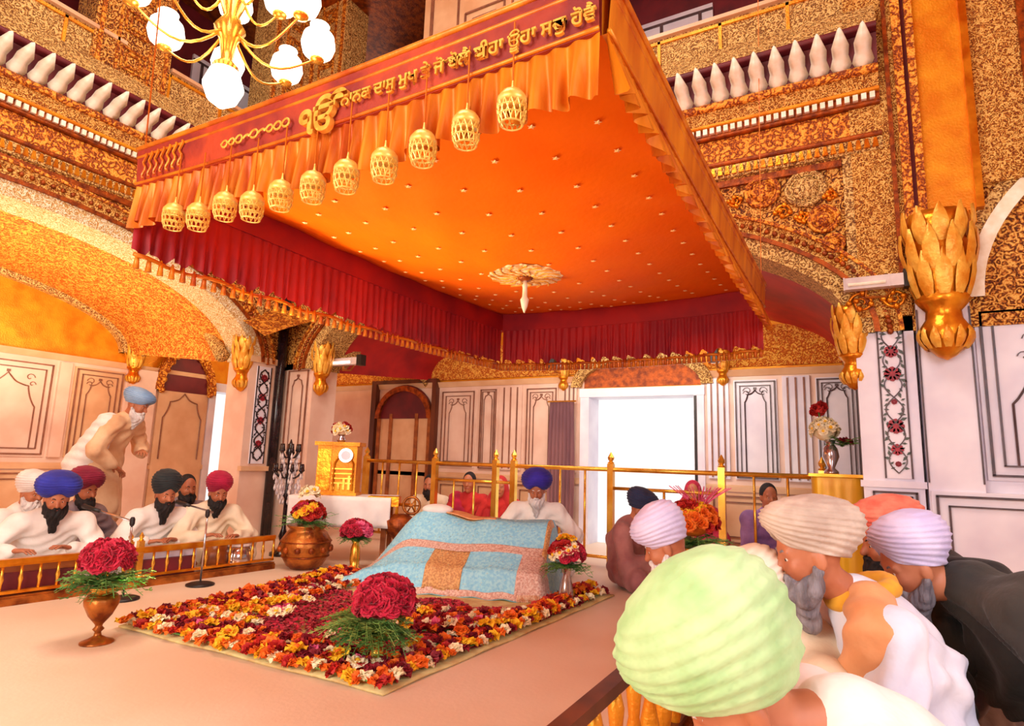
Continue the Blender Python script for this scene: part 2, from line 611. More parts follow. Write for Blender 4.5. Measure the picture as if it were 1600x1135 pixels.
# ---- balustrade and gallery piers above
def gallery(name, xf, spans, piers, ends):
    mb = MB(xf)
    mb.box((ends[0], -1.6, 4.86), (ends[1], 0.0, 5.02))
    g = S(mb.build(name, M['gold_pale']))
    for a, b in spans:
        mb = MB(xf)
        mb.box((a, -0.06, 5.02), (b, 0.0, 5.40))
        p = mb.build('balustrade_panel', M['gold_pale'], g)
        mb = MB(xf)
        for z in (5.03, 5.34):
            mb.box((a, 0.0, z), (b, 0.02, z + 0.03))
        n = max(1, round((b - a) / 0.55))
        for i in range(n + 1):
            u = a + (b - a) * i / n
            mb.box((u - 0.015, 0.0, 5.03), (u + 0.015, 0.02, 5.37))
        mb.build('panel_frame', M['gold_flat'], p)
        mb = MB(xf)
        mb.box((a, -0.09, 5.40), (b, 0.05, 5.44))
        mb.build('rail', M['marble_warm'], g)
    for a, b, m in piers:
        mb = MB(xf)
        mb.box((a, -0.4, 4.9), (b, 0.03, 7.6))
        p = mb.build('pier', M[m], g)
        mb = MB(xf)
        c = (a + b) / 2
        hw = (b - a) / 2
        for k in (-1, 1):
            mb.box((c + k * hw * 0.86 - 0.02, 0.03, 5.0), (c + k * hw * 0.86 + 0.02, 0.055, 7.6))
            mb.box((c + k * hw * 0.42 - 0.012, 0.03, 5.0), (c + k * hw * 0.42 + 0.012, 0.05, 7.6))
        z = 5.25
        while z < 7.4:
            s = hw * 0.3
            for q in (1.0, 0.6):
                for k in (-1, 1):
                    mb.box((c + k * s * q - 0.01, 0.03, z - s * q), (c + k * s * q + 0.01, 0.052, z + s * q))
                    mb.box((c - s * q, 0.03, z + k * s * q - 0.01), (c + s * q, 0.052, z + k * s * q + 0.01))
            z += hw * 1.1
        mb.build('pier_moulding', M['gold_warm'] if m != 'marble_warm' else M['inlay_brown'], p)
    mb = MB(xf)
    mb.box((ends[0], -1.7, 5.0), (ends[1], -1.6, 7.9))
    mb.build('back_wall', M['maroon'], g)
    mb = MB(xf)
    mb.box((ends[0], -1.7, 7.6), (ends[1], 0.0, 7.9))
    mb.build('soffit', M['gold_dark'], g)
    return g


gl = gallery('wall_gallery_left', WL(YA), ((-1.2, 0.9), (1.4, 3.1), (3.6, 4.9)), ((0.9, 1.4, 'gold_relief'), (2.78, 3.58, 'gold_relief'), (4.9, XA, 'gold_pale')), (-1.6, XA + 1.7))
gr = gallery('wall_gallery_right', WR(XA), ((-0.25, 2.75), (4.62, 6.05)), ((2.75, 4.62, 'marble_warm'), (6.05, YA, 'gold_pale')), (-1.4, YA))
for xf, g, a, b in ((WL(YA), gl, 1.5, 2.6), (WL(YA), gl, 4.75, 5.9), (WR(XA), gr, 1.3, 2.6)):
    mb = MB(xf)
    mb.box((a, -1.6, 5.0), (b, -1.56, 6.9))
    d = mb.build('marble_door_panel', M['marble_white'], g)
    mb = MB(xf)
    for q in (0.12, 0.5, 0.88):
        u = a + (b - a) * q
        mb.box((u - 0.02, -1.56, 5.0), (u + 0.02, -1.545, 6.8))
    for z in (5.6, 6.8):
        mb.box((a, -1.56, z), (b, -1.545, z + 0.03))
    mb.build('inlay_line', M['inlay'], d)

# ---- marble parts of piers
def ribbon(mb, pts, hw=0.008, o=0.012, closed=False):
    P3 = [(u, o, z) for u, z in pts]
    mb.tube(P3, hw, 4, closed=closed)


def rect(mb, u0, u1, z0, z1, hw=0.008, o=0.012):
    for a, b in (((u0, z0), (u1, z0)), ((u0, z1), (u1, z1))):
        mb.box((a[0] - hw, 0, a[1] - hw), (b[0] + hw, o + hw, b[1] + hw))
    for u in (u0, u1):
        mb.box((u - hw, 0, z0), (u + hw, o + hw, z1))


def cusp_arch(u0, u1, z0, z1):
    c, h = (u0 + u1) / 2, (u1 - u0) / 2
    sp = z1 - min(h * 1.25, (z1 - z0) * 0.55)
    pts = [(u0, z0), (u0, sp)]
    n = 36
    for i in range(n + 1):
        a = PI - PI * i / n
        k = 1 - 0.13 * abs(math.sin(4.0 * a)) ** 0.7 * (1 if abs(a - PI / 2) > 0.02 else 0)
        pk = 0.10 * max(0, 1 - abs(a - PI / 2) / 0.3)
        pts.append((c + h * math.cos(a) * k, sp + (z1 - sp) * (math.sin(a) * k * 0.9 + pk)))
    return pts + [(u1, sp), (u1, z0)]


def panel(parent, xf, u0, u1, z0, z1, line, m='marble', niche=True, o=0.02, double=True, curls=True):
    mb = MB(xf)
    mb.box((u0, 0, z0), (u1, o, z1))
    p = mb.build('marble_panel', M[m], parent)
    xf2 = lambda u, oo, z: xf(u, oo + o, z)
    mb = MB(xf2)
    g = min(0.07, (u1 - u0) * 0.1)
    rect(mb, u0 + g * 0.5, u1 - g * 0.5, z0 + g * 0.5, z1 - g * 0.5)
    if double:
        rect(mb, u0 + g * 1.5, u1 - g * 1.5, z0 + g * 1.5, z1 - g * 1.5, 0.006)
    if niche:
        a, b = u0 + g * 2.6, u1 - g * 2.6
        pts = cusp_arch(a, b, z0 + g * 1.5, z1 - g * 2.6)
        ribbon(mb, pts, 0.008)
        c = (a + b) / 2
        mb.box((c - 0.018, 0, z1 - g * 2.5), (c + 0.018, 0.02, z1 - g * 2.5 + 0.03))
        if curls:
            for k in (-1, 1):
                for (du, dz, r) in ((0.36, 0.10, 0.055), (0.41, 0.26, 0.04)):
                    uu, zz = c + k * du * (b - a), z1 - g * 2.4 - dz * (b - a) * 0.8
                    ribbon(mb, [(uu + k * r * math.cos(t * 0.5) * (1 - t / 14), zz + r * math.sin(t * 0.5) * (1 - t / 14)) for t in range(12)], 0.005)
    mb.build('inlay_line', M[line], p)
    return p


def flower_strip(parent, xf, u0, u1, z0, z1, n, o=0.02, dense=False, roses=None):
    """marble strip with black scrolling stems, leaves and red rosettes inlaid"""
    mb = MB(xf)
    mb.box((u0, 0, z0), (u1, o, z1))
    p = mb.build('inlaid_strip', M['marble_white'], parent)
    xf2 = lambda u, oo, z: xf(u, oo + o, z)
    mb = MB(xf2)
    c, h = (u0 + u1) / 2, (u1 - u0) / 2
    k = int((z1 - z0) / 0.02)
    for ph in (0, PI):
        ribbon(mb, [(c + h * 0.62 * math.sin(ph + i / k * n * PI), z0 + 0.04 + (z1 - z0 - 0.08) * i / k) for i in range(k + 1)], 0.006 if not dense else 0.010, 0.004)
    for u in (u0 + 0.008, u1 - 0.008):
        mb.box((u - 0.006, 0, z0), (u + 0.006, 0.008, z1))
    mb.build('stem_inlay', M['inlay'] if not dense else M['black_stone'], p)
    mb = MB(xf2)
    random.seed(int(z1 * 100) + n)
    for i in range(n * 5):
        z = z0 + 0.06 + (z1 - z0 - 0.12) * (i + 0.5) / (n * 5)
        for s in (-1, 1):
            u = c + s * h * (0.35 + 0.5 * random.random())
            q = 0.016 + 0.014 * random.random()
            t = random.random() * PI
            mb.add([(u - q * math.cos(t), 0.008, z - q * math.sin(t)), (u + q * 0.45 * math.sin(t), 0.008, z - q * 0.45 * math.cos(t)), (u + q * math.cos(t), 0.008, z + q * math.sin(t)), (u - q * 0.45 * math.sin(t), 0.008, z + q * 0.45 * math.cos(t)), (u, 0.0, z)], [(0, 1, 2, 3), (0, 4, 1), (1, 4, 2), (2, 4, 3), (3, 4, 0)])
    mb.build('leaf_inlay', M['green_stone'] if not dense else M['black_stone'], p)
    for z, r in (roses or []):
        mb = MB(xf2)
        for i in range(8):
            a = 2 * PI * i / 8
            uu, zz = c + r * 0.62 * math.cos(a), z + r * 0.62 * math.sin(a)
            mb.lathe([(r * 0.36, 0), (r * 0.3, 0.008)], (0, 0, 0), 8) if False else mb.prism([(uu + r * 0.38 * math.cos(t), zz + r * 0.38 * math.sin(t)) for t in np.linspace(0, 2 * PI, 8)[:-1]], 0, 0.008, axis=1)
        mb.prism([(c + r * 0.35 * math.cos(t), z + r * 0.35 * math.sin(t)) for t in np.linspace(0, 2 * PI, 9)[:-1]], 0, 0.011, axis=1)
        mb.build('rosette', M['red_stone'] if r > 0.02 else M['inlay'], p)
    return p


# right corner pier
xr = WR(XA)
mb = MB(xr); mb.box((-0.44, -TH, 0), (-0.04, 0.0, 2.32))
pr = mb.build('pier', M['marble_white'], wr)
mb = MB(xr); mb.box((-0.455, -0.1, 0.98), (-0.02, 0.02, 1.03)); mb.box((-0.455, -0.1, 0), (-0.02, 0.025, 0.14))
mb.build('dado_moulding', M['marble_white'], wr)
flower_strip(wr, xr, -0.375, -0.185, 1.05, 2.3, 6, 0.015, False, [(1.27, 0.045), (1.45, 0.06), (1.86, 0.06), (2.04, 0.05), (1.16, 0.022), (1.64, 0.022)])
panel(wr, xr, -0.40, -0.09, 0.2, 0.96, 'inlay', 'marble_white', False, 0.012)
# bright pilaster that carries the pendant capital
mb = MB(xr); mb.box((-0.80, -TH, 0), (-0.46, 0.05, 2.5))
pl = mb.build('pilaster', M['marble_white'], wr)
mb = MB(lambda u, o, z: xr(u, o + 0.05, z))
mb.box((-0.47, 0, 1.03), (-0.46, 0.012, 2.35)); mb.box((-0.80, 0, 1.03), (-0.79, 0.012, 2.35))
mb.build('inlay_line', M['inlay'], pl)
# recessed bay to the right
mb = MB(xr); mb.box((-2.6, -TH, 0), (-0.80, -0.04, 2.36))
by = mb.build('bay_wall', M['marble_white'], wr)
xb = lambda u, o, z: xr(u, o - 0.04, z)
panel(wr, xb, -2.2, -0.83, 1.06, 2.34, 'inlay', 'marble_white', True, 0.02)
panel(wr, xb, -2.4, -0.47, 0.12, 0.97, 'inlay', 'marble_white', False, 0.11)
AB = (-2.35, 1.5, 2.42, 1.3)
mb = MB(xr)
mb.box((-2.6, -TH, 2.36), (-0.8, -0.03, 3.8))
mb.build('bay_lunette', M['gold_flat'], wr)
mb = MB(xr); arch_band(mb, AB, -0.05, 0.05, -0.04, 0.05)
mb.build('arch_moulding', M['white_paint'], wr)
mb = MB(xr); arch_band(mb, AB, 0.05, 0.14, -0.04, 0.03)
mb.build('arch_frieze', M['gold_pale'], wr)
# upright gilded bands in the corner above the capitals
for a, b, o, m, nm, z0 in ((-0.37, -0.09, 0.05, 'gold_fine', 'upright_band', 2.62), (-0.40, -0.37, 0.09, 'gold_dark', 'upright_rib', 2.62), (-0.435, -0.40, 0.06, 'gold_fine', 'upright_bead', 2.62), (-0.50, -0.435, 0.10, 'gold_warm', 'upright_rib', 2.62),
                        (-0.53, -0.50, 0.06, 'maroon', 'upright_groove', 2.7), (-0.585, -0.53, 0.11, 'gold_warm', 'upright_rib', 2.9), (-0.89, -0.585, 0.07, 'gold_flat', 'upright_field', 3.0), (-0.94, -0.89, 0.11, 'gold', 'upright_rib', 3.1), (-1.25, -0.94, 0.06, 'gold_fine', 'upright_band', 3.3), (-1.30, -1.25, 0.1, 'gold_dark', 'upright_rib', 3.3), (-2.6, -1.30, 0.05, 'gold_fine', 'upright_band', 3.6)):
    mb = MB(xr)
    mb.box((a, -TH, z0), (b, o, 7.4))
    mb.build(nm, M[m], wr)


def pendant(parent, loc, s=1.0, m='gold'):
    """leafy gilded pendant capital"""
    x, y, z = loc
    mb = MB()
    prof = [(0.005, 0), (0.06, 0.03), (0.125, 0.10), (0.155, 0.19), (0.15, 0.25), (0.115, 0.31), (0.11, 0.37), (0.15, 0.42), (0.175, 0.46), (0.15, 0.49), (0.17, 0.54), (0.20, 0.64), (0.21, 0.78), (0.18, 0.92), (0.20, 1.00), (0.21, 1.04), (0.20, 1.12)]
    mb.lathe([(r * s, q * s) for r, q in prof], loc, 24, 12, 0.03)
    p = mb.build('pendant_capital', M[m], parent, True)
    mb = MB()
    for row, (zz, rr, ln, n, off) in enumerate(((0.47, 0.155, 0.34, 10, 0), (0.66, 0.185, 0.34, 10, 0.5), (0.08, 0.115, 0.16, 12, 0), (0.86, 0.175, 0.30, 10, 0))):
        for i in range(n):
            a = 2 * PI * (i + off) / n
            ca, sa = math.cos(a), math.sin(a)
            vs = []
            for j in range(5):
                t = j / 4
                wd = 0.07 * math.sin(PI * (0.18 + 0.8 * t)) * (0.8 if row != 2 else 0.5)
                r = rr + 0.05 * math.sin(PI * t * 0.8) + (0.015 * t ** 4 if row != 2 else 0.0)
                for k, dr in ((-1, 0), (0, 0.02), (1, 0)):
                    vs.append((x + s * ((r + dr) * ca - k * wd * sa), y + s * ((r + dr) * sa + k * wd * ca), z + s * (zz + ln * t)))
            fs = [(3 * j + k, 3 * j + k + 1, 3 * j + k + 4, 3 * j + k + 3) for j in range(4) for k in range(2)]
            mb.add(vs, fs)
    o = mb.build('acanthus_leaves', M['gold_light'], p, True)
    o['kind'] = 'stuff'
    return p


pendant(wr, (XA - 0.16, -0.625, 1.93), 1.0)
pendant(wr, (XA + 0.08, -0.02, 1.75), 0.62)
mb = MB(xr)
mb.box((-0.44, -0.1, 2.32), (-0.02, 0.05, 2.64))
mb.build('pier_capital', M['gold_fine'], wr)
scroll(wr, lambda u, o, z: xr(u, o + 0.06, z), -0.1, 2.44, 0.09, 1, M['gold'])
scroll(wr, lambda u, o, z: xr(u, o + 0.06, z), -0.33, 2.46, 0.08, -1, M['gold'])

# far corner pier
xl = WL(YA)
mb = MB(); mb.box((5.05, YA, 0), (XA + TH, YA + TH, 2.28)); mb.box((XA, 6.15, 0), (XA + TH, YA, 2.28))
mb.build('pier', M['marble'], wl)
flower_strip(wl, xl, 5.16, 5.38, 0.95, 2.2, 7, 0.015, True, [(1.2, 0.05), (1.5, 0.05), (1.8, 0.05), (2.05, 0.05)])
mb = MB(); mb.tube([(5.50, YA - 0.03, 0), (5.50, YA - 0.03, 3.3)], 0.065, 10)
mb.build('corner_shaft', M['black_stone'], wl, True)
mb = MB(xl); mb.box((5.03, -0.02, 0.86), (5.6, 0.05, 0.92)); mb.box((5.03, -0.02, 2.24), (5.58, 0.04, 2.32))
mb.build('dado_moulding', M['marble_warm'], wl)
panel(wr, xr, 6.2, 6.6, 0.95, 2.2, 'inlay_brown', 'marble', True, 0.015, False, False)
pendant(wr, (XA + 0.1, 6.12, 1.85), 0.62)
pendant(wl, (5.02, YA + 0.1, 1.85), 0.62)

# left-hand pier of the left arcade, outside the frame but carries the arch
mb = MB(); mb.box((-1.6, YA, 0), (-0.65, YA + TH, 2.28))
mb.build('pier', M['marble'], wl)

# ---- outer walls
def wall_with_holes(name, xf, u0, u1, z1, holes, m, th=0.3):
    mb = MB(xf)
    e = u0
    for a, b, za, zb in sorted(holes):
        mb.box((e, -th, 0), (a, 0, z1))
        if za > 0.01:
            mb.box((a, -th, 0), (b, 0, za))
        mb.box((a, -th, zb), (b, 0, z1))
        e = b
    mb.box((e, -th, 0), (u1, 0, z1))
    return S(mb.build(name, M[m]))


wfl = wall_with_holes('wall_far_left', WL(YO), -2.5, XO + 0.3, 3.7, [(6.28, 7.2, 0, 2.08)], 'gold_flat')
wfr = wall_with_holes('wall_far_right', WR(XO), -2.5, YO, 3.9, [(1.76, 3.26, 0, 2.02)], 'gold_flat')
xl, xr = WL(YO), WR(XO)
# marble facing
for a, b in ((-2.5, 6.2), (7.26, 8.0)):
    mb = MB(xl); mb.box((a, 0, 0), (b, 0.03, 2.24)); mb.build('marble_facing', M['marble'], wfl)
for a, b in ((-2.5, 1.70), (3.32, YO)):
    mb = MB(xr); mb.box((a, 0, 0), (b, 0.03, 2.24)); mb.build('marble_facing', M['marble'], wfr)
for xf, w_, sp in ((xl, wfl, ((-2.5, 6.2), (7.26, 8.0))), (xr, wfr, ((-2.5, 1.70), (3.32, YO)))):
    for a, b in sp:
        mb = MB(xf)
        profile(mb, a, b, [(0, 2.22), (0.05, 2.22), (0.09, 2.30), (0, 2.30)])
        mb.build('cornice', M['marble_warm'], w_)
        mb = MB(xf)
        profile(mb, a, b, [(0, 0.80), (0.06, 0.80), (0.06, 0.86), (0, 0.90)])
        profile(mb, a, b, [(0, 0), (0.06, 0), (0.06, 0.12), (0, 0.14)])
        mb.build('dado_moulding', M['marble_warm'], w_)
xl3 = lambda u, o, z: xl(u, o + 0.03, z)
xr3 = lambda u, o, z: xr(u, o + 0.03, z)
for a, b in ((-0.2, 0.8), (0.95, 1.6), (1.75, 2.75), (2.95, 3.97), (4.2, 4.85)):
    panel(wfl, xl3, a, b, 0.95, 2.17, 'inlay_brown', 'marble' if b - a > 0.7 else 'marble_warm')
    panel(wfl, xl3, a, b, 0.16, 0.78, 'inlay_brown', 'marble_warm', False)
for u in (4.08, 1.68, 2.85):
    mb = MB(xl3); mb.box((u - 0.07, 0, 0.95), (u + 0.07, 0.05, 2.2)); mb.build('pilaster', M['marble'], wfl)
# broad pilaster, blind niche with maroon head
mb = MB(xl3); mb.box((4.9, 0, 0), (5.28, 0.09, 2.24)); mb.build('pilaster', M['marble'], wfl)
mb = MB(xl3); mb.box((5.36, -0.02, 0), (6.16, 0.035, 1.98)); np_ = mb.build('niche_panel', M['marble_warm'], wfl)
mb = MB(lambda u, o, z: xl3(u, o + 0.035, z)); ribbon(mb, cusp_arch(5.45, 6.07, 0.95, 1.96), 0.010); mb.build('inlay_line', M['inlay_brown'], np_)
mb = MB(xl3); mb.prism([(5.76 + 0.40 * math.cos(t), 1.98 + 0.62 * math.sin(t)) for t in np.linspace(0, PI, 20)], 0.0, 0.03, axis=1)
mb.build('niche_head', M['maroon'], wfl)
mb = MB(xl3); arch_band(mb, (5.76, 0.40, 1.98, 0.62), -0.02, 0.10, 0, 0.10, 24); mb.build('niche_arch', M['gold_warm'], wfl)
mb = MB(xl3)
for i in range(13):
    t = PI * i / 12
    mb.ball((5.76 + 0.40 * math.cos(t), 0.09, 1.98 + 0.62 * math.sin(t)), 0.05, 8, 5)
mb.build('niche_cusps', M['gold_warm'], wfl, True)['kind'] = 'stuff'
# door jambs of the bright doorway on the left
mb = MB(xl)
for a, b in ((6.2, 6.31), (7.17, 7.26)):
    mb.box((a, -0.3, 0), (b, 0.06, 2.1))
mb.box((6.19, -0.32, 2.06), (7.27, 0.07, 2.2))
S(mb.build('door_1', M['marble_white']))
# lunettes of the left aisle
ALO = (2.2, 2.62, 2.45, 0.87)
mb = MB(xl); arch_band(mb, ALO, -0.08, 0.06, 0, 0.10); mb.build('lunette_moulding', M['gold_pale'], wfl)
ALC = (6.05, 1.15, 2.45, 0.90)
mb = MB(xl); arch_band(mb, ALC, -0.08, 0.06, 0, 0.10); mb.build('lunette_moulding', M['gold_warm'], wfl)
pendant(wfl, (4.93, YO - 0.10, 2.0), 0.55)
# right outer wall panels
for a, b, ni in ((5.12, 5.78, True), (4.74, 5.04, True), (3.72, 4.24, True), (0.80, 1.30, True), (-0.06, 0.38, True), (-0.9, -0.2, True)):
    panel(wfr, xr3, a, b, 0.95, 2.17, 'inlay_brown' if a > 3 else 'inlay', 'marble' if a > 3 else 'marble_white', ni, curls=b - a > 0.4)
for a, b in ((4.30, 4.68), (3.42, 3.64), (1.36, 1.62), (0.44, 0.74)):
    mb = MB(xr3); mb.box((a, 0, 0.95), (b, 0.035, 2.2)); p = mb.build('pilaster', M['marble'] if a > 3 else M['marble_white'], wfr)
    mb = MB(lambda u, o, z: xr3(u, o + 0.035, z))
    for q in (0.2, 0.5, 0.8):
        u = a + (b - a) * q
        mb.box((u - 0.01, 0, 0.97), (u + 0.01, 0.012, 2.18))
    mb.build('inlay_line', M['inlay_brown'], p)
for a, b in ((5.2, 5.8), (4.5, 5.1), (3.7, 4.4), (0.9, 1.6), (0.1, 0.8)):
    panel(wfr, xr3, a, b, 0.16, 0.78, 'inlay_brown', 'marble_warm', False)
# arched wooden doorway with curtain, left end of the right wall
mb = MB(xr3)
for a, b in ((5.84, 5.92), (7.1, 7.2)):
    mb.box((a, 0, 0), (b, 0.10, 2.3))
mb.box((5.84, 0, 2.3), (7.2, 0.10, 2.36))
dn = S(mb.build('door_2', M['shade_brown']))
mb = MB(xr3); mb.box((5.92, 0, 0), (7.1, 0.03, 1.85)); mb.build('door_leaf', M['marble_warm'], dn)
mb = MB(xr3); mb.prism([(6.51 + 0.59 * math.cos(t), 1.72 + 0.56 * math.sin(t)) for t in np.linspace(0, PI, 20)], 0.03, 0.05, axis=1); mb.build('door_head', M['maroon'], dn)
mb = MB(xr3); arch_band(mb, (6.51, 0.50, 1.72, 0.45), 0, 0.09, 0.03, 0.10, 24); mb.build('door_arch', M['gold_dark'], dn)
mb = MB(xr3)
for u in (5.98, 6.24, 6.78, 7.04):
    mb.box((u - 0.03, 0.03, 0), (u + 0.03, 0.06, 1.8))
mb.build('door_stile', M['wood'], dn)
# white doorway
mb = MB(xr)
for a, b in ((1.66, 1.79), (3.23, 3.36)):
    mb.box((a, -0.31, 0), (b, 0.07, 2.06))
mb.box((1.65, -0.32, 2.0), (3.37, 0.08, 2.12))
d3 = S(mb.build('door_3', M['marble_white']))
mb = MB(xr); mb.box((1.75, 0.05, 0.0), (1.785, 0.076, 1.99)); mb.build('door_edge', M['black'], d3)
ADR = (2.52, 0.95, 2.14, 0.50)
mb = MB(xr); arch_band(mb, ADR, -0.12, 0.03, 0, 0.10, 24); mb.build('door_hood', M['gold_pale'], d3)
mb = MB(xr); mb.prism([(2.52 + 0.86 * math.cos(t), 2.14 + 0.4 * math.sin(t)) for t in np.linspace(0, PI, 20)], 0.0, 0.02, axis=1); mb.build('hood_field', M['gold_dark'], d3)
mb = MB(xr)
profile(mb, -2.5, 1.6, [(0, 2.34), (0.05, 2.34), (0.10, 2.62), (0.03, 2.85), (0, 2.85)])
profile(mb, 3.45, YO, [(0, 2.34), (0.05, 2.34), (0.10, 2.62), (0.03, 2.85), (0, 2.85)])
mb.build('gilded_frieze', M['gold_vault'], wfr)
for u in (1.42, 3.62):
    pendant(wfr, (XO - 0.08, u, 2.1), 0.42)

# ---- vaults
def loft_vault(name, fa, fb, m, n=44, k=8):
    mb = MB()
    mb.grid(lambda s, t: tuple(Vector(fa(s)).lerp(Vector(fb(s)), t)), n, k)
    return S(mb.build(name, m, None, True))


loft_vault('ceiling', lambda s: (AL[0] + AL[1] * math.cos(PI * s), YA + TH, AL[2] + AL[3] * math.sin(PI * s)),
           lambda s: (ALO[0] + ALO[1] * math.cos(PI * s), YO, ALO[2] + ALO[3] * math.sin(PI * s)), M['gold_vault'])
ARO = (3.05, 2.95, 2.35, 0.85)
loft_vault('ceiling', lambda s: (XA + TH, AR[0] + AR[1] * math.cos(PI * s), AR[2] + AR[3] * math.sin(PI * s)),
           lambda s: (XO, ARO[0] + ARO[1] * math.cos(PI * s), ARO[2] + ARO[3] * math.sin(PI * s)), M['vault_crimson'])
cv = MB()
cv.grid(lambda s, t: (4.85 + (XO - 4.85) * s, YA + TH - 0.9 + (YO - YA - TH + 0.9) * t, 2.5 + 0.85 * math.sin(PI * s) * 0.6 + 0.85 * math.sin(PI * t) * 0.6), 16, 16)
S(cv.build('ceiling', M['gold_warm'], None, True))
mb = MB()
for t in (0.25, 0.5, 0.75):
    mb.tube([(4.85 + (XO - 4.85) * s, YA + TH - 0.9 + (YO - YA - TH + 0.9) * t, 2.47 + 0.51 * math.sin(PI * s) + 0.51 * math.sin(PI * t)) for s in np.linspace(0, 1, 17)], 0.035, 6)
S(mb.build('trim_3', M['gold'], None, True))
# cross arches between the inner piers and the outer walls
def cross_arch(name, pts_fn, m, r=0.09):
    mb = MB()
    mb.tube([pts_fn(t) for t in np.linspace(0, 1, 21)], r, 8)
    return S(mb.build(name, m, None, True))


cross_arch('trim_4', lambda t: (4.95, YA + TH + (YO - YA - TH) * t, 2.3 + 0.75 * math.sin(PI * t)), M['gold_pale'])
cross_arch('trim_5', lambda t: (XA + TH + (XO - XA - TH) * t, 6.1, 2.3 + 0.6 * math.sin(PI * t)), M['gold_pale'])
cross_arch('trim_6', lambda t: (XA + TH + (XO - XA - TH) * t, 0.0, 2.3 + 0.55 * math.sin(PI * t)), M['gold_pale'])

# ------------------------------------------------------------------ the canopy
M['canopy'] = mat('canopy_orange_silk', (242, 110, 3), (234, 94, 1), 0.65, 0.0, 1.6, 0.12, 26, spec=0.1, lo=0.3, hi=0.7)
M['canopy_red'] = mat('canopy_crimson_lining', (186, 26, 30), (150, 14, 34), 0.6, 0, 3, 0.1, 20)
M['canopy_band'] = mat('canopy_band_velvet', (176, 56, 18), (128, 26, 24), 0.6, 0, 5, 0.1, 40)
M['gold_silk'] = mat('gold_silk', (226, 136, 24), (180, 72, 10), 0.4, 0.25, 7, 0.15, 30, stretch=(1, 1, 0.3))
M['thread'] = mat('gold_thread', (250, 196, 84), (232, 150, 50), 0.4, 0.35, 30)
M['pale_gilt'] = mat('pale_gilt', (252, 222, 130), (236, 186, 76), 0.35, 0.35, 20)
M['sequin'] = mat('rose_sequin', (255, 214, 160), (246, 190, 130), 0.35)
M['lace'] = mat('lace_rose_gold', (250, 220, 190), (214, 146, 100), 0.6, 0.1, 38, 0.5, 40, lo=0.42, hi=0.58)

CX0, CX1, CY0, CY1, CZ = 1.62, 5.35, 0.63, 3.15, 2.6
can = empty('canopy', ((CX0 + CX1) / 2, (CY0 + CY1) / 2, CZ), 0, 'large orange silk canopy with gold lettered border hanging above the flower bed', 'canopy')
OFF = Vector(can.location)


def cbuild(mb, name, m, parent=can, smooth=False):
    mb.v = [tuple(Vector(p) - OFF) for p in mb.v]
    return mb.build(name, m, parent, smooth)


def under(s, t):
    a, b = 2 * s - 1, 2 * t - 1
    z = CZ - 0.27 * (1 - abs(a) ** 2.2) * (1 - abs(b) ** 2.2) - 0.05 * (1 - a * a) * (abs(b) ** 8) - 0.03 * (1 - b * b) * abs(a) ** 8
    z += 0.006 * math.sin(38 * s + 9 * math.sin(5 * t)) * math.sin(7 * t + 3 * s)
    return (CX0 + (CX1 - CX0) * s, CY0 + (CY1 - CY0) * t, z)


mb = MB(); mb.grid(under, 60, 44)
ceil_o = cbuild(mb, 'ceiling_cloth', M['canopy'], smooth=True)
solidify(ceil_o, 0.006)
mb = MB()
for i in range(1, 15):
    for j in range(1, 10):
        s, t = (i + 0.5 * (j % 2)) / 15.3, j / 10
        x, y, z = under(s, t)
        if (s - 0.5) ** 2 + (t - 0.5) ** 2 * 0.5 < 0.006:
            continue
        z -= 0.010
        vs = [(x, y, z - 0.006)] + [(x + (0.020 if k % 2 == 0 else 0.010) * math.cos(PI * k / 5), y + (0.020 if k % 2 == 0 else 0.010) * math.sin(PI * k / 5), z) for k in range(10)]
        mb.add(vs, [(0, 1 + (k + 1) % 10, 1 + k) for k in range(10)])
cbuild(mb, 'sequin_stars', M['sequin'])['kind'] = 'stuff'
# round lace medallion with a hanging finial
hx, hy, hz = under(0.5, 0.5)
mb = MB()
n = 48
rings = [(0.045, 0.012), (0.09, 0.018), (0.15, 0.012), (0.2, 0.016), (0.25, 0.006)]
vs, fs = [], []
for r, d in rings:
    for k in range(n):
        a = 2 * PI * k / n
        rr = r * (1 + (0.035 * math.cos(16 * a) if r > 0.22 else 0))
        vs.append((hx + rr * math.cos(a), hy + rr * math.sin(a), hz - d - 0.004 + 0.10 * rr * rr))
for j in range(len(rings) - 1):
    for k in range(n):
        fs.append((j * n + k, j * n + (k + 1) % n, (j + 1) * n + (k + 1) % n, (j + 1) * n + k))
mb.add(vs, fs)
med = cbuild(mb, 'lace_medallion', M['lace'], smooth=True)
mb = MB()
for k in range(16):
    a = 2 * PI * k / 16
    mb.tube([(hx + q * math.cos(a + 0.18 * math.sin(q * 30)), hy + q * math.sin(a + 0.18 * math.sin(q * 30)), hz - 0.02 + 0.08 * q * q) for q in np.linspace(0.06, 0.24, 7)], 0.006, 4)
cbuild(mb, 'petal_cord', M['thread'], med)
mb = MB()
mb.lathe([(0.05, 0.0), (0.052, -0.02), (0.03, -0.035)], (hx, hy, hz - 0.005), 16)
cbuild(mb, 'centre_boss', M['gold_dark'], smooth=True)
mb = MB()
mb.lathe([(0.012, -0.03), (0.014, -0.06), (0.02, -0.07), (0.016, -0.09), (0.018, -0.15), (0.03, -0.17), (0.02, -0.22), (0.004, -0.26)], (hx, hy, hz), 10)
cbuild(mb, 'hanging_finial', M['white_paint'], smooth=True)

# valances: sides given by two corners; out is the side facing away from the canopy
ZB = 2.425


def side_pts(p, q):
    p, q = Vector(p), Vector(q)
    d = (q - p).normalized()
    return p, q, d, Vector((d.y, -d.x, 0))


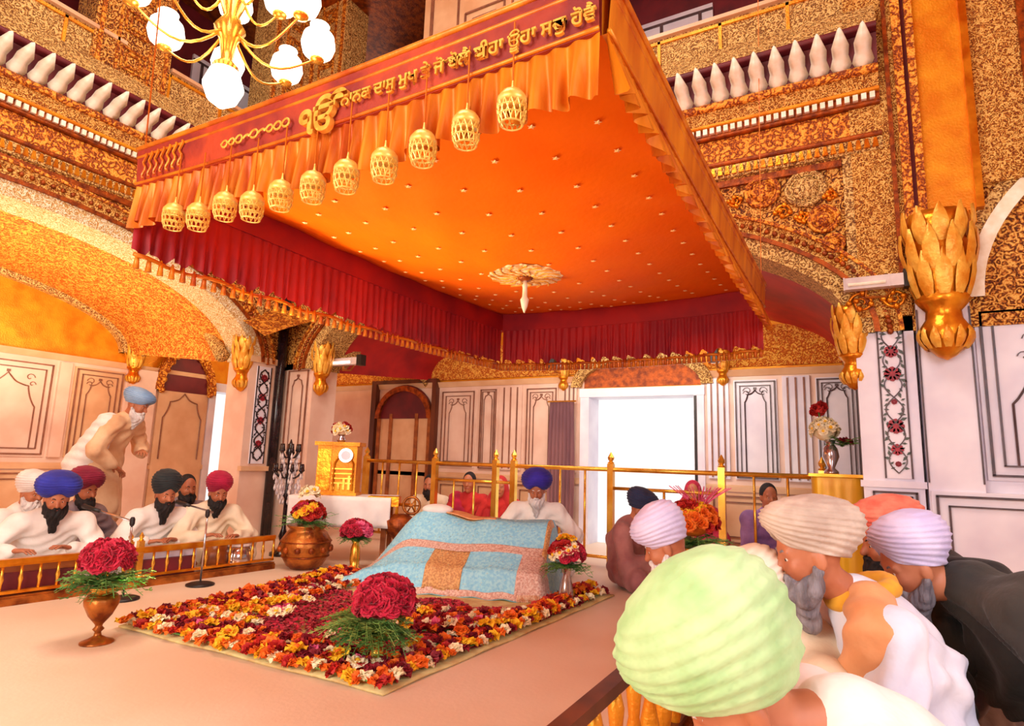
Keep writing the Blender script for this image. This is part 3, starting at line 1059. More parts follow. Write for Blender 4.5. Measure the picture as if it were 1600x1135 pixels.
SIDES = [((CX0, CY1), (CX0, CY0), 0.22), ((CX0, CY0), (CX1, CY0), 0.20), ((CX1, CY0), (CX1, CY1), 0.34), ((CX1, CY1), (CX0, CY1), 0.34)]
for si, (a, b, drop) in enumerate(SIDES):
    p, q, d, _ = side_pts((*a, 0), (*b, 0))
    out = Vector((d.y, -d.x, 0)) * 1.0
    if (p + q).lerp(Vector((0, 0, 0)), 0).length and ((p + q) / 2 + out - OFF).xy.length < ((p + q) / 2 - out - OFF).xy.length:
        out = -out
    ln = (q - p).length
    P = lambda s, o, z: tuple(p + d * (s * ln) + out * o + Vector((0, 0, z)))
    sag = (lambda s: -0.03 * math.sin(PI * s)) if si == 0 else (lambda s: -0.03 * math.sin(PI * s))
    mb = MB()
    N = 40
    vs, fs = [], []
    for i in range(N + 1):
        s = i / N
        g = sag(s)
        vs += [P(s, 0.02, ZB + g), P(s, 0.035, CZ + 0.02 + g * 0.6), P(s, 0.0, CZ + 0.02 + g * 0.6), P(s, 0.0, ZB + g)]
    for i in range(N):
        for k in range(4):
            fs.append((4 * i + k, 4 * i + (k + 1) % 4, 4 * i + 4 + (k + 1) % 4, 4 * i + 4 + k))
    mb.add(vs, fs)
    band = cbuild(mb, 'border_band', M['canopy_band'] if si in (0,) else (M['gold_silk'] if si == 1 else M['canopy_red']))
    mb = MB()
    mb.tube([P(i / N, 0.035, CZ + 0.02 + sag(i / N) * 0.6) for i in range(N + 1)], 0.013, 6)
    mb.tube([P(i / N, 0.028, CZ - 0.025 + sag(i / N) * 0.7) for i in range(N + 1)], 0.009, 6)
    mb.tube([P(i / N, 0.024, ZB + 0.01 + sag(i / N)) for i in range(N + 1)], 0.008, 6)
    cbuild(mb, 'piping', M['gold_silk'], band, True)
    # pleated frill
    mb = MB()
    K = int(ln * 120)
    vs, fs = [], []
    for i in range(K + 1):
        s = i / K
        ph = s * ln * 2 * PI / 0.066 + 1.6 * math.sin(s * ln * 9)
        for j in range(5):
            t = j / 4
            amp = (0.006 + 0.026 * t) * (1 if si < 2 else 0.5)
            zz = ZB + sag(s) + 0.01 - drop * t * (1 + 0.07 * math.sin(ph * 0.5 + 1)) - 0.008 * t * math.cos(ph)
            vs.append(P(s + 0.012 * t * math.sin(ph * 0.37) / ln, 0.01 + amp * math.cos(ph) + (0.05 if si == 1 else 0.0) * t, zz))
    for i in range(K):
        for j in range(4):
            fs.append((5 * i + j, 5 * i + 5 + j, 5 * i + 6 + j, 5 * i + 1 + j))
    mb.add(vs, fs)
    fr = cbuild(mb, 'pleated_frill', M['gold_silk'] if si < 2 else M['canopy_red'], smooth=True)
    if si >= 2:
        mb = MB()
        mb.tube([P(i / 60, 0.03 * math.cos(i * 0.9), ZB + sag(i / 60) - drop - 0.02) for i in range(61)], 0.012, 5)
        for i in range(60):
            x, y, z = P((i + 0.5) / 60, 0.0, ZB + sag(i / 60) - drop - 0.02)
            mb.lathe([(0.006, 0.02), (0.012, -0.01), (0.018, -0.06)], (x, y, z), 6)
        cbuild(mb, 'frill_edging', M['gold_silk'], fr, True)['kind'] = 'stuff'

# lettering on the front border
def text_mesh(name, s, size, mtx, m, parent, depth=0.004, bold=0.0):
    cu = bpy.data.curves.new(name, 'FONT')
    cu.body = s
    cu.size = size
    cu.extrude = depth
    cu.offset = bold
    t = bpy.data.objects.new(name, cu)
    COL.objects.link(t)
    bpy.context.view_layer.update()
    dg = bpy.context.evaluated_depsgraph_get()
    me = bpy.data.meshes.new_from_object(t.evaluated_get(dg))
    bpy.data.objects.remove(t)
    me.transform(mtx)
    me.materials.clear()
    me.materials.append(m)
    o = bpy.data.objects.new(name, me)
    return link(o, parent)


def front_mtx(y, z):
    # text x runs towards -Y, text y towards +Z, faces -X
    rot = Matrix(((0, 0, -1, 0), (-1, 0, 0, 0), (0, 1, 0, 0), (0, 0, 0, 1)))
    return Matrix.Translation(Vector((CX0 - 0.045, y, z)) - OFF) @ rot


text_mesh('embroidered_lettering', '\u0A28\u0A3E\u0A28\u0A15 \u0A26\u0A3E\u0A38\u0A41 \u0A2E\u0A41\u0A16 \u0A24\u0A47 \u0A1C\u0A4B \u0A2C\u0A4B\u0A32\u0A48 \u0A08\u0A39\u0A3E \u0A0A\u0A39\u0A3E \u0A38\u0A1A\u0A41 \u0A39\u0A4B\u0A35\u0A48', 0.070, front_mtx(1.70, 2.45), M['thread'], can, 0.006, 0.0012)
text_mesh('embroidered_emblem', '\u0A74', 0.175, front_mtx(1.93, 2.37), M['thread'], can, 0.012, 0.004)
# worn, unreadable scroll embroidery on the left half of the border
mb = MB()
y = 2.42
random.seed(3)
while y > 1.98:
    r = 0.02 + 0.008 * random.random()
    k = random.choice((0.6, 0.9, 1.0))
    mb.tube([(CX0 - 0.045, y + r * math.cos(t), 2.455 + r * k * math.sin(t) + 0.004 * t) for t in np.linspace(0.4, 6.0 * k, 12)], 0.005, 5)
    y -= 0.05
cbuild(mb, 'scroll_embroidery', M['thread'])
mb = MB()
for k in range(7):
    yy = 3.06 - 0.05 * k
    mb.tube([(CX0 - 0.04, yy + 0.012 * math.sin(t * 2), 2.44 + 0.022 * t) for t in np.linspace(0, 6, 10)], 0.006, 5)
cbuild(mb, 'corner_embroidery', M['gold_silk'])
# small gilt bell tassels
DOMES = [(2.74, 2.191), (2.55, 2.157), (2.363, 2.172), (2.18, 2.138), (2.004, 2.153), (1.819, 2.152), (1.641, 2.16), (1.454, 2.163), (1.279, 2.188), (1.098, 2.213), (0.921, 2.243)]
capm = netm = corm = None
for y, z in DOMES:
    if capm is None:
        mb = MB()
        mb.lathe([(0.003, 0.085), (0.006, 0.06), (0.014, 0.052), (0.034, 0.042), (0.048, 0.022), (0.050, 0.008), (0.046, 0.0)], (0, 0, 0), 16)
        cap = mb.build('bell_tassel', M['pale_gilt'], can, True, loc=Vector((1.575, y, z)) - OFF)
        mb = MB()
        for k in range(14):
            a = 2 * PI * k / 14
            for s in (1, -1):
                mb.tube([((0.048 - 0.012 * t ** 3) * math.cos(a + s * t * 0.5), (0.048 - 0.012 * t ** 3) * math.sin(a + s * t * 0.5), -0.07 * t) for t in (0, 0.33, 0.66, 1)], 0.0022, 4)
        for zz, rr in ((-0.02, 0.048), (-0.045, 0.046), (-0.07, 0.037)):
            mb.tube([(rr * math.cos(t), rr * math.sin(t), zz) for t in np.linspace(0, 2 * PI, 15)[:-1]], 0.003, 4, closed=True)
        net = mb.build('bead_net', M['pale_gilt'], cap)
        mb = MB(); mb.tube([(0, 0, 0.08), (0.0, 0, 0.30)], 0.003, 4)
        cord = mb.build('cord', M['gold_silk'], cap)
    else:
        c = copy_tree(cap, can)
        c.location = Vector((1.575, y, z)) - OFF
for x in (CX0, CX1):
    for yy in (CY0, CY1):
        mb = MB()
        mb.tube([(x, yy, CZ), (x + (0.1 if x > 3 else -0.1), yy + (0.1 if yy > 2 else -0.1), 7.9)], 0.004, 4)
        cbuild(mb, 'suspension_cord', M['gold_silk'])

# ------------------------------------------------------------------ chandelier in the gallery well
ch_o = Vector((2.45, 3.85, 3.95))
ch = empty('chandelier', ch_o, 0, 'brass chandelier with glowing white glass globes above the canopy corner', 'chandelier')
mb = MB(); mb.lathe([(0.02, 1.4), (0.03, 0.5), (0.09, 0.42), (0.05, 0.3), (0.11, 0.2), (0.06, 0.1), (0.04, -0.05), (0.09, -0.1), (0.03, -0.22), (0.005, -0.27)], (0, 0, 0), 14)
mb.build('stem', M['brass'], ch, True)
mb = MB(); mb.lathe([(0.01, 0), (0.012, 3.45)], (0, 0, 0.5), 8); mb.build('hanging_rod', M['brass'], ch)
arm0 = None
for ring, (nn, rr, zz) in enumerate(((8, 0.62, 0.02), (5, 0.34, 0.36))):
    for k in range(nn):
        a = 2 * PI * (k + 0.25 + 0.5 * ring) / nn
        if True:
            mb = MB()
            pts = [(0.05 + (rr - 0.05) * t, 0, zz + 0.16 - 0.22 * math.sin(PI * t) * (1 - 0.4 * t)) for t in np.linspace(0, 1, 10)]
            mb.tube(pts, 0.012, 6, 0.008)
            mb.lathe([(0.01, 0), (0.05, 0.015), (0.055, 0.03)], (rr, 0, zz + 0.13), 12)
            am = mb.build('arm', M['brass'], ch, True)
            mb = MB(); mb.lathe([(0.055, 0.0), (0.11, 0.05), (0.13, 0.12), (0.115, 0.20), (0.065, 0.255), (0.075, 0.29)], (rr, 0, zz + 0.16), 16)
            mb.build('glass_globe', M['globe'], am, True)
        am.rotation_euler = (0, 0, a)
mb = MB(); mb.lathe([(0.02, -0.42), (0.10, -0.36), (0.14, -0.26), (0.10, -0.14)], (0, 0, 0), 16); mb.build('bottom_globe', M['globe'], ch, True)
lamp = point('chandelier_light', ch_o + Vector((0, 0, -0.5)), 60, (1, 0.85, 0.6), 0.3)

# ------------------------------------------------------------------ wall lamps
def wall_lamp(loc, rz, label, L=0.40, lit=False, sc=1.0, group=None):
    t = empty('wall_lamp', loc, rz, label, 'lamp', group)
    mb = MB(); mb.box((-L / 2, -0.05, -0.045), (L / 2, 0.03, 0.05)); mb.box((-L / 2 - 0.012, -0.055, -0.05), (-L / 2, 0.035, 0.055)); mb.box((L / 2 - 0.1, -0.056, -0.048), (L / 2 - 0.09, 0.032, 0.053))
    mb.build('housing', M['steel'], t)
    mb = MB(); mb.box((L / 2, -0.055, -0.06), (L / 2 + 0.08, 0.04, 0.08)); mb.build('end_cap', M['black'], t)
    mb = MB(); mb.tube([(-0.05, 0.03, -0.03), (-0.06, 0.03, -0.1), (0.08, 0.03, -0.11), (0.14, 0.03, -0.04)], 0.012, 6); mb.build('bracket', M['bronze'], t)
    mb = MB(); mb.tube([(-L / 2 + 0.02, -0.055, -0.01), (L / 2 - 0.12, -0.055, -0.01)], 0.014, 8); mb.build('tube', M['tube'] if lit else M['white_paint'], t)
    t.scale = (sc, sc, sc)
    return t


wall_lamp((XA - 0.12, -0.19, 2.58), -PI / 2, 'white tube lamp housing on the gilded capital of the right pier')
wall_lamp((XA + 0.3, 5.9, 2.32), -PI / 2, 'glowing tube lamp beside the far corner pier', 0.5, True)
wall_lamp((XA + 0.05, YA + 0.5, 2.35), R(200), 'glowing tube lamp left of the dark corner shaft', 0.5, True, 1.2)
wall_lamp((XO - 0.35, 1.45, 2.42), PI, 'small white spot lamp right of the bright doorway arch', 0.12, False, 1.2)
wall_lamp((XO - 0.35, 3.62, 2.45), PI, 'small grey spot lamp left of the bright doorway arch', 0.12, False, 1.2)

# ------------------------------------------------------------------ railings
def finial(mb, x, y, z, r=0.03):
    mb.lathe([(r, 0), (r * 1.3, r * 0.4), (r * 0.6, r * 0.9), (r * 1.1, r * 1.6), (r * 1.2, r * 2.3), (r * 0.7, r * 3.2), (0.004, r * 4.2)], (x, y, z), 10)


rl = empty('brass_railing', (6.4, 3.0, 0), 0, 'tall brass railing with finial posts behind the blue covered throne', 'railing')
RB = lambda mb, n, sm=False, par=rl: (setattr(mb, 'v', [(x - 6.4, y - 3.0, z) for x, y, z in mb.v]), mb.build(n, M['brass'], par, sm))[1]
posts = (5.86, 4.70, 3.80, 3.55, 2.34, 1.18, 0.28)
mb = MB(); mb.tube([(6.4, 0.28, 1.03), (6.4, 5.86, 1.03)], 0.024, 8); RB(mb, 'top_rail', True)
mb = MB(); mb.tube([(6.4, 0.28, 0.1), (6.4, 5.86, 0.1)], 0.018, 8); RB(mb, 'bottom_rail', True)
for a, b in ((4.70, 3.55), (2.34, 1.18)):
    mb = MB(); mb.tube([(6.4, a, 0.83), (6.4, b, 0.83)], 0.018, 8); RB(mb, 'middle_rail', True)
for y in posts:
    mb = MB()
    mb.box((6.4 - 0.033, y - 0.033, 0), (6.4 + 0.033, y + 0.033, 1.09))
    finial(mb, 6.4, y, 1.09, 0.03)
    RB(mb, 'post')
for i in range(len(posts) - 1):
    a, b = posts[i], posts[i + 1]
    n = max(0, round((a - b) / 0.29) - 1)
    topz = 0.83 if (a, b) in ((4.70, 3.80), (3.80, 3.55), (2.34, 1.18)) else 1.03
    for k in range(n):
        y = a + (b - a) * (k + 1) / (n + 1)
        mb = MB(); mb.tube([(6.4, y, 0.1), (6.4, y, topz)], 0.014, 7); RB(mb, 'baluster', True)


def low_rail(name, p, q, h, label, m_rail, m_bal, base=True, step=0.11, posts_at=(), turned=False, cat='railing'):
    p, q = Vector((*p, 0)), Vector((*q, 0))
    d = (q - p)
    L = d.length
    t = empty(name, p, math.atan2(d.y, d.x), label, cat)
    mb = MB(); mb.box((0, -0.025, h - 0.035), (L, 0.025, h)); mb.box((0, -0.012, h - 0.05), (L, 0.012, h - 0.035)); mb.build('top_rail', m_rail, t)
    mb = MB(); mb.box((0, -0.02, 0.075), (L, 0.02, 0.095)); mb.build('bottom_rail', m_rail, t)
    if base:
        mb = MB(); mb.box((0, -0.05, 0), (L, 0.05, 0.05)); mb.box((0, -0.035, 0.05), (L, 0.035, 0.062)); mb.build('plinth', M['bronze'], t)
    n = int(L / step)
    bm_ = None
    for i in range(n + 1):
        x = L * i / n
        if bm_ is None:
            mb = MB()
            if turned:
                mb.lathe([(0.012, 0.05), (0.018, 0.09), (0.03, h * 0.35), (0.034, h * 0.45), (0.018, h * 0.62), (0.026, h * 0.8), (0.014, h - 0.04)], (0, 0, 0), 10)
            else:
                mb.lathe([(0.010, 0.08), (0.010, h * 0.45), (0.017, h * 0.55), (0.010, h * 0.65), (0.010, h - 0.04)], (0, 0, 0), 8)
            bm_ = mb.build('baluster', m_bal, t, True)
            bm_.location = (x, 0, 0)
        else:
            c = bm_.copy(); link(c, t); c.location = (x, 0, 0)
    for x in posts_at:
        mb = MB(); mb.box((x - 0.022, -0.022, 0), (x + 0.022, 0.022, h + 0.05)); finial(mb, x, 0, h + 0.05, 0.016)
        mb.build('post', M['brass'], t)
    return t


low_rail('low_railing', (0.9, 5.31), (4.2, 4.96), 0.31, 'low gilded railing in front of the seated musicians', M['gold'], M['brass'], posts_at=(2.02, 2.10))
low_rail('low_railing', (1.05, 0.68), (3.3, 0.68), 0.45, 'low dark railing with golden balusters beside the green turbaned man', M['shade_brown'], M['gold_flat'], True, 0.17, (), True)

# ------------------------------------------------------------------ the draped throne
TH0 = Vector((4.24, 2.93, 0))
TU = Vector((0.28, -0.96, 0)).normalized()
TV = Vector((0.96, 0.28, 0)).normalized()


def sst(a, b, x):
    t = max(0.0, min(1.0, (x - a) / (b - a)))
    return t * t * (3 - 2 * t)


def drape(u, v, lift=0.0):
    """u 0..1 left to right, v 0..1 front to back"""
    z = 0.02 + 0.20 * sst(0.0, 0.12, v) + 0.09 * sst(0.10, 0.32, v) + 0.25 * sst(0.25, 0.62, v)
    z *= 1 - sst(0.80, 1.0, v) * 0.97
    z *= (0.10 + 0.9 * sst(-0.02, 0.30, u)) if v > 0.1 else (0.3 + 0.7 * sst(-0.02, 0.25, u))
    z *= 1 - 0.96 * sst(0.93, 1.0, u)
    hump = 0.055 * math.exp(-((u - 0.36) / 0.10) ** 2) - 0.03 * math.exp(-((u - 0.55) / 0.06) ** 2)
    z += hump * sst(0.35, 0.6, v) * (1 - sst(0.78, 0.95, v))
    z += 0.008 * math.sin(17 * u + 6 * v) * sst(0, 0.2, v) + 0.006 * math.sin(41 * u + 3 * math.sin(9 * v)) * (1 - sst(0.1, 0.35, v))
    fold = 0.014 * math.sin(u * 58) * (1 - sst(0.0, 0.14, v))
    p = TH0 + TU * ((u - 0.5) * 1.86 - 0.07) + TV * ((v - 0.06) * 1.02 + fold - 0.03 * math.sin(PI * u)) + Vector((0, 0, max(0.012, z) + lift))
    if lift:
        p -= TV * (lift * (1 - sst(0.1, 0.3, v)))
    return tuple(p)


M['rumala'] = mat('sky_blue_brocade', (164, 228, 250), (132, 208, 244), 0.55, 0.0, 40, 0.2, 80, lo=0.4, hi=0.6)
M['brocade'] = mat('rose_gold_brocade', (232, 204, 192), (206, 160, 146), 0.5, 0.1, 60, 0.5, 70, lo=0.42, hi=0.58)
M['brocade_gold'] = mat('gold_brocade', (226, 180, 120), (196, 140, 90), 0.5, 0.1, 60, 0.5, 70, lo=0.42, hi=0.58)
th = empty('draped_throne', TH0, 0, 'holy book throne draped in sky blue brocade with rose gold bands', 'throne')


def tb(mb, n, m, par=th, sm=True):
    mb.v = [tuple(Vector(p) - TH0) for p in mb.v]
    return mb.build(n, m, par, sm)


mb = MB(); mb.grid(lambda s, t: drape(s, t), 90, 60)
dr = tb(mb, 'drape', M['rumala'])
solidify(dr, 0.01)
for nm, u0, u1, v0, v1, m in (('gold_band', 0.03, 0.97, 0.30, 0.37, 'brocade'), ('hem_band', 0.02, 0.98, 0.0, 0.035, 'brocade'), ('centre_band', 0.43, 0.60, 0.03, 0.30, 'brocade_gold'), ('side_band', 0.84, 0.985, 0.0, 0.31, 'brocade'), ('side_band', 0.0, 0.12, 0.0, 0.75, 'brocade'), ('top_band', 0.28, 0.62, 0.62, 0.74, 'brocade_gold'), ('edge_band', 0.925, 0.945, 0.3, 0.72, 'brocade_gold')):
    mb = MB()
    mb.grid(lambda s, t: drape(u0 + (u1 - u0) * s, v0 + (v1 - v0) * t, 0.008), 50, 14)
    o = tb(mb, nm, M[m]); solidify(o, 0.004)
mb = MB()
random.seed(5)
for i in range(420):
    u, v = random.random() * 0.94 + 0.03, random.random() * 0.72 + 0.02
    x, y, z = drape(u, v, 0.012)
    mb.add([(x - 0.006, y, z), (x, y - 0.006, z + 0.004), (x + 0.006, y, z), (x, y + 0.006, z - 0.004), (x - 0.004, y - 0.004, z + 0.005)], [(0, 1, 4), (1, 2, 4), (2, 3, 4), (3, 0, 4)])
tb(mb, 'sequins', M['white_paint'], dr, False)['kind'] = 'stuff'
mb = MB()
for k in range(22):
    u = 0.86 + 0.125 * k / 21
    a = Vector(drape(u, 0.0, 0.004))
    mb.tube([a + Vector((0, 0, 0.05)), a + Vector((-0.01, 0, 0.02)), a + Vector((-0.014, 0.002 * math.sin(k), 0.0))], 0.004, 4)
tb(mb, 'tassel_fringe', M['lace'], dr, False)['kind'] = 'stuff'
# cushion and open book hint on top
pc = Vector(drape(0.36, 0.64)); mb = MB(); mb.ball((0, 0, 0), 1, 16, 10, 0.15, 0.10, 0.05); mb.v = [tuple(Matrix.Rotation(R(-74), 3, 'Z') @ Vector(p)) for p in mb.v]
cu = mb.build('white_cushion', M['white_cloth'], th, True); cu.location = pc - TH0 + Vector((0.02, 0, 0.015))
mb = MB(); mb.grid(lambda s, t: drape(0.42 + 0.25 * s, 0.60 + 0.2 * t, 0.02 + 0.012 * math.sin(s * 5)), 16, 8); o = tb(mb, 'peach_cover_cloth', mat('peach_silk', (240, 176, 120), (226, 140, 84), 0.5, 0, 14, 0.2)); solidify(o, 0.008)

# ------------------------------------------------------------------ table, cabinet, candelabra, pot, stands
tbx = empty('side_table', (4.98, 4.82, 0), R(-60), 'table under a white cloth beside the far corner pier', 'table')
mb = MB(); mb.box((-0.5, -0.22, 0.62), (0.5, 0.22, 0.66)); mb.build('table_top', M['wood'], tbx)
for x in (-0.46, 0.46):
    for y in (-0.18, 0.18):
        mb = MB(); mb.box((x - 0.025, y - 0.025, 0), (x + 0.025, y + 0.025, 0.62)); mb.build('leg', M['wood'], tbx)
mb = MB()
def cloth(s, t):
    x = -0.53 + 1.06 * s
    if t < 0.4:
        q = t / 0.4
        return (x, -0.25 - 0.012 * math.sin(s * 40) * (1 - q), 0.36 + 0.306 * q)
    return (x, -0.25 + 0.50 * (t - 0.4) / 0.6, 0.667)
mb.grid(cloth, 60, 20)
o = mb.build('white_table_cloth', M['white_cloth'], tbx, True); solidify(o, 0.006)

cb = empty('gold_cabinet', (4.93, 4.90, 0.672), R(-60), 'golden cabinet with a round silver dial on the white covered table', 'cabinet')
mb = MB(); mb.box((-0.23, -0.14, 0), (0.23, 0.14, 0.03)); mb.box((-0.21, -0.12, 0.03), (0.21, 0.12, 0.52)); mb.box((-0.24, -0.15, 0.52), (0.24, 0.15, 0.56)); mb.build('case', M['gold_flat'], cb)
mb = MB(); mb.tube([(-0.02 + 0.0, -0.13, 0.05), (-0.02, -0.13, 0.33), (0.03, -0.13, 0.42), (0.08, -0.13, 0.45), (0.13, -0.13, 0.42), (0.18, -0.13, 0.33), (0.18, -0.13, 0.05)], 0.012, 6); mb.box((-0.20, -0.13, 0.05), (-0.06, -0.12, 0.48)); mb.build('front_moulding', M['gold'], cb)
mb = MB(); mb.prism([(0.1 + 0.075 * math.cos(t), 0.42 + 0.075 * math.sin(t)) for t in np.linspace(0, 2 * PI, 25)[:-1]], -0.155, -0.12, axis=1); mb.build('dial', M['chrome'], cb, )
mb = MB(); mb.prism([(0.1 + 0.05 * math.cos(t), 0.42 + 0.05 * math.sin(t)) for t in np.linspace(0, 2 * PI, 25)[:-1]], -0.162, -0.155, axis=1); mb.build('dial_face', M['marble_white'], cb)
mb = MB()
for k in range(4):
    mb.box((-0.03 + 0.055 * k, -0.14, 0.06), (-0.005 + 0.055 * k, -0.12, 0.09 + 0.04 * k))
    mb.box((-0.04, -0.136, 0.12 + 0.05 * k), (0.19, -0.12, 0.135 + 0.05 * k))
mb.build('relief_figures', M['brass'], cb)

cd = empty('floor_candelabra', (4.77, 5.5, 0), 0, 'dark floor candelabra hung with glass drops before the corner shaft', 'candelabra')
mb = MB(); mb.lathe([(0.13, 0), (0.13, 0.03), (0.05, 0.07), (0.03, 0.14), (0.05, 0.2), (0.025, 0.28), (0.022, 0.6), (0.045, 0.64), (0.022, 0.7), (0.02, 1.05), (0.05, 1.1), (0.03, 1.16), (0.005, 1.25)], (0, 0, 0), 14); mb.build('stem', M['black_stone'], cd, True)
random.seed(11)
for tier, (z, r, n) in enumerate(((1.08, 0.10, 6), (0.86, 0.15, 8))):
    for k in range(n):
        a = 2 * PI * k / n + tier * 0.3
        mb = MB(); pts = [(r * t * math.cos(a), r * t * math.sin(a), z - 0.05 * math.sin(PI * t) + 0.03 * t) for t in np.linspace(0, 1, 7)]
        mb.tube(pts, 0.008, 5); mb.lathe([(0.008, 0), (0.025, 0.015), (0.02, 0.03), (0.014, 0.09)], pts[-1], 8)
        am = mb.build('arm', M['black_stone'], cd, True)
        mb = MB()
        for q in range(4):
            x, y, zz = Vector(pts[-1]) * (1 - 0.18 * q)
            zz = pts[-1][2]
            mb.lathe([(0.002, 0), (0.012, -0.03), (0.014, -0.05), (0.003, -0.075)], (x, y, zz - 0.01 - 0.09 * q * 0.6), 6)
            mb.lathe([(0.002, 0), (0.010, -0.03), (0.012, -0.05), (0.003, -0.07)], (x * 0.9, y * 0.9, zz - 0.13 - 0.05 * q), 6)
        mb.build('glass_drops', M['crystal'], am)

pt = empty('brass_urn', (4.39, 4.73, 0), 0, 'big round aged brass urn of mixed flowers at the end of the low railing', 'urn')
mb = MB(); mb.lathe([(0.13, 0), (0.15, 0.02), (0.17, 0.03), (0.21, 0.1), (0.24, 0.19), (0.235, 0.27), (0.19, 0.34), (0.16, 0.37), (0.19, 0.40), (0.19, 0.41), (0.15, 0.40), (0.10, 0.38)], (0, 0, 0), 24); mb.build('pot', M['bronze'], pt, True)
mb = MB()
for z, r in ((0.12, 0.222), (0.26, 0.238)):
    mb.tube([(r * math.cos(t), r * math.sin(t), z) for t in np.linspace(0, 2 * PI, 31)[:-1]], 0.008, 5, closed=True)
for k in range(12):
    a = 2 * PI * k / 12
    mb.ball((0.238 * math.cos(a), 0.238 * math.sin(a), 0.19), 0.03, 8, 5)
mb.build('embossed_band', M['gold_dark'], pt, True)

ys = empty('draped_pedestal', (6.2, 0.16, 0), PI / 2, 'yellow satin draped pedestal at the right end of the brass railing', 'pedestal')
mb = MB()
nn = 72
vs, fs = [], []
for j, z in enumerate((0.0, 0.25, 0.6, 0.95, 1.03, 1.05)):
    for k in range(nn):
        a = 2 * PI * k / nn
        sq = 0.20 / max(abs(math.cos(a)), abs(math.sin(a)))
        r = min(sq, 0.255) * (1 if z < 1.04 else 0.97) + (0.010 * math.sin(a * 16) * (1 - z / 1.05))
        vs.append((r * math.cos(a), r * math.sin(a) * 0.9, z))
for j in range(5):
    for k in range(nn):
        fs.append((j * nn + k, j * nn + (k + 1) % nn, (j + 1) * nn + (k + 1) % nn, (j + 1) * nn + k))
fs.append(tuple(5 * nn + k for k in range(nn)))
mb.add(vs, fs)
M['yellow_satin'] = mat('yellow_satin', (238, 186, 20), (214, 146, 10), 0.35, 0.15, 5, 0.1, 12, sheen=0.3, stretch=(1, 1, 0.3))
mb.build('satin_drape', M['yellow_satin'], ys, True)
mb = MB(); mb.box((-0.215, -0.2, 1.04), (0.215, 0.2, 1.065)); mb.build('top_board', M['brass'], ys)

wh = empty('brass_wheel_stand', (5.16, 4.2, 0), R(-60), 'brass stand with a small spoked ring left of the blue throne', 'stand')
mb = MB(); mb.box((-0.14, -0.12, 0.0), (0.14, 0.12, 0.06)); mb.lathe([(0.05, 0.06), (0.03, 0.2), (0.1, 0.28), (0.16, 0.34), (0.17, 0.44), (0.08, 0.5)], (0, 0, 0), 12); mb.build('body', M['gold_dark'], wh, True)
mb = MB(); mb.tube([(0.12 + 0.085 * math.cos(t), -0.10, 0.60 + 0.085 * math.sin(t)) for t in np.linspace(0, 2 * PI, 25)[:-1]], 0.014, 6, closed=True)
for k in range(3):
    t = PI * k / 3
    mb.tube([(0.12 - 0.08 * math.cos(t), -0.10, 0.60 - 0.08 * math.sin(t)), (0.12 + 0.08 * math.cos(t), -0.10, 0.60 + 0.08 * math.sin(t))], 0.008, 5)
mb.build('spoked_ring', M['bronze'], wh, True)
mb = MB(); mb.box((-0.34, -0.08, 0.58), (-0.02, 0.08, 0.68)); mb.tube([(-0.05, -0.0, 0.5), (-0.04, 0, 0.6), (0.12, -0.09, 0.60)], 0.02, 6); mb.build('arm', M['gold'], wh)

# ------------------------------------------------------------------ microphones and harmoniums
def mic_stand(base, tip, elbow, label):
    t = empty('microphone_stand', (*base, 0), 0, label, 'microphone stand')
    b = Vector((*base, 0))
    mb = MB(); mb.lathe([(0.11, 0), (0.11, 0.012), (0.09, 0.02), (0.02, 0.03)], (0, 0, 0), 20); mb.build('base', M['black'], t, True)
    e = Vector(elbow) - b
    tp = Vector(tip) - b
    mb = MB(); mb.tube([(0, 0, 0.02), (0, 0, e.z)], 0.008, 6); mb.build('pole', M['chrome'], t, True)
    mb = MB(); mb.tube([(0, 0, e.z), e + Vector((0, 0, 0.0)), tp], 0.008, 6); mb.build('boom', M['chrome'], t, True)
    d = (tp - e).normalized()
    mb = MB(); mb.tube([tp - d * 0.06, tp, tp + d * 0.06, tp + d * 0.10], 0.014, 8, 0.02); mb.build('microphone', M['black'], t, True)
    mb = MB(); mb.lathe([(0.012, -0.035), (0.018, -0.02), (0.018, 0.015), (0.010, 0.03)], (0, 0, e.z), 10); mb.build('clamp', M['black'], t)
    return t


mic_stand((2.70, 4.74), (2.60, 5.10, 0.63), (2.70, 4.74, 0.56), 'chrome microphone stand pointing at the royal blue turbaned musician')
mic_stand((3.33, 4.77), (3.36, 5.14, 0.63), (3.40, 4.80, 0.58), 'chrome microphone stand with round black base pointing at the black turbaned musician')


def harmonium(loc, rz, label, m):
    t = empty('harmonium', loc, rz, label, 'harmonium', 'harmoniums behind the low railing')
    mb = MB(); mb.box((-0.28, -0.15, 0), (0.28, 0.15, 0.2)); mb.build('case', M[m], t)
    mb = MB(); mb.box((-0.27, -0.13, 0.2), (0.27, 0.02, 0.215)); mb.build('key_bed', M['white_paint'], t)
    mb = MB()
    for k in range(14):
        mb.box((-0.25 + 0.036 * k, -0.09, 0.215), (-0.235 + 0.036 * k, -0.01, 0.225))
    mb.build('black_keys', M['black'], t)
    mb = MB(); mb.box((-0.28, 0.05, 0.2), (0.28, 0.15, 0.26)); mb.build('cover', M[m], t)
    mb = MB(); mb.prism([(-0.26, 0.15), (0.26, 0.15), (0.26, 0.21), (-0.26, 0.18)], 0.02, 0.2); mb.build('bellows', M['maroon'], t)
    return t


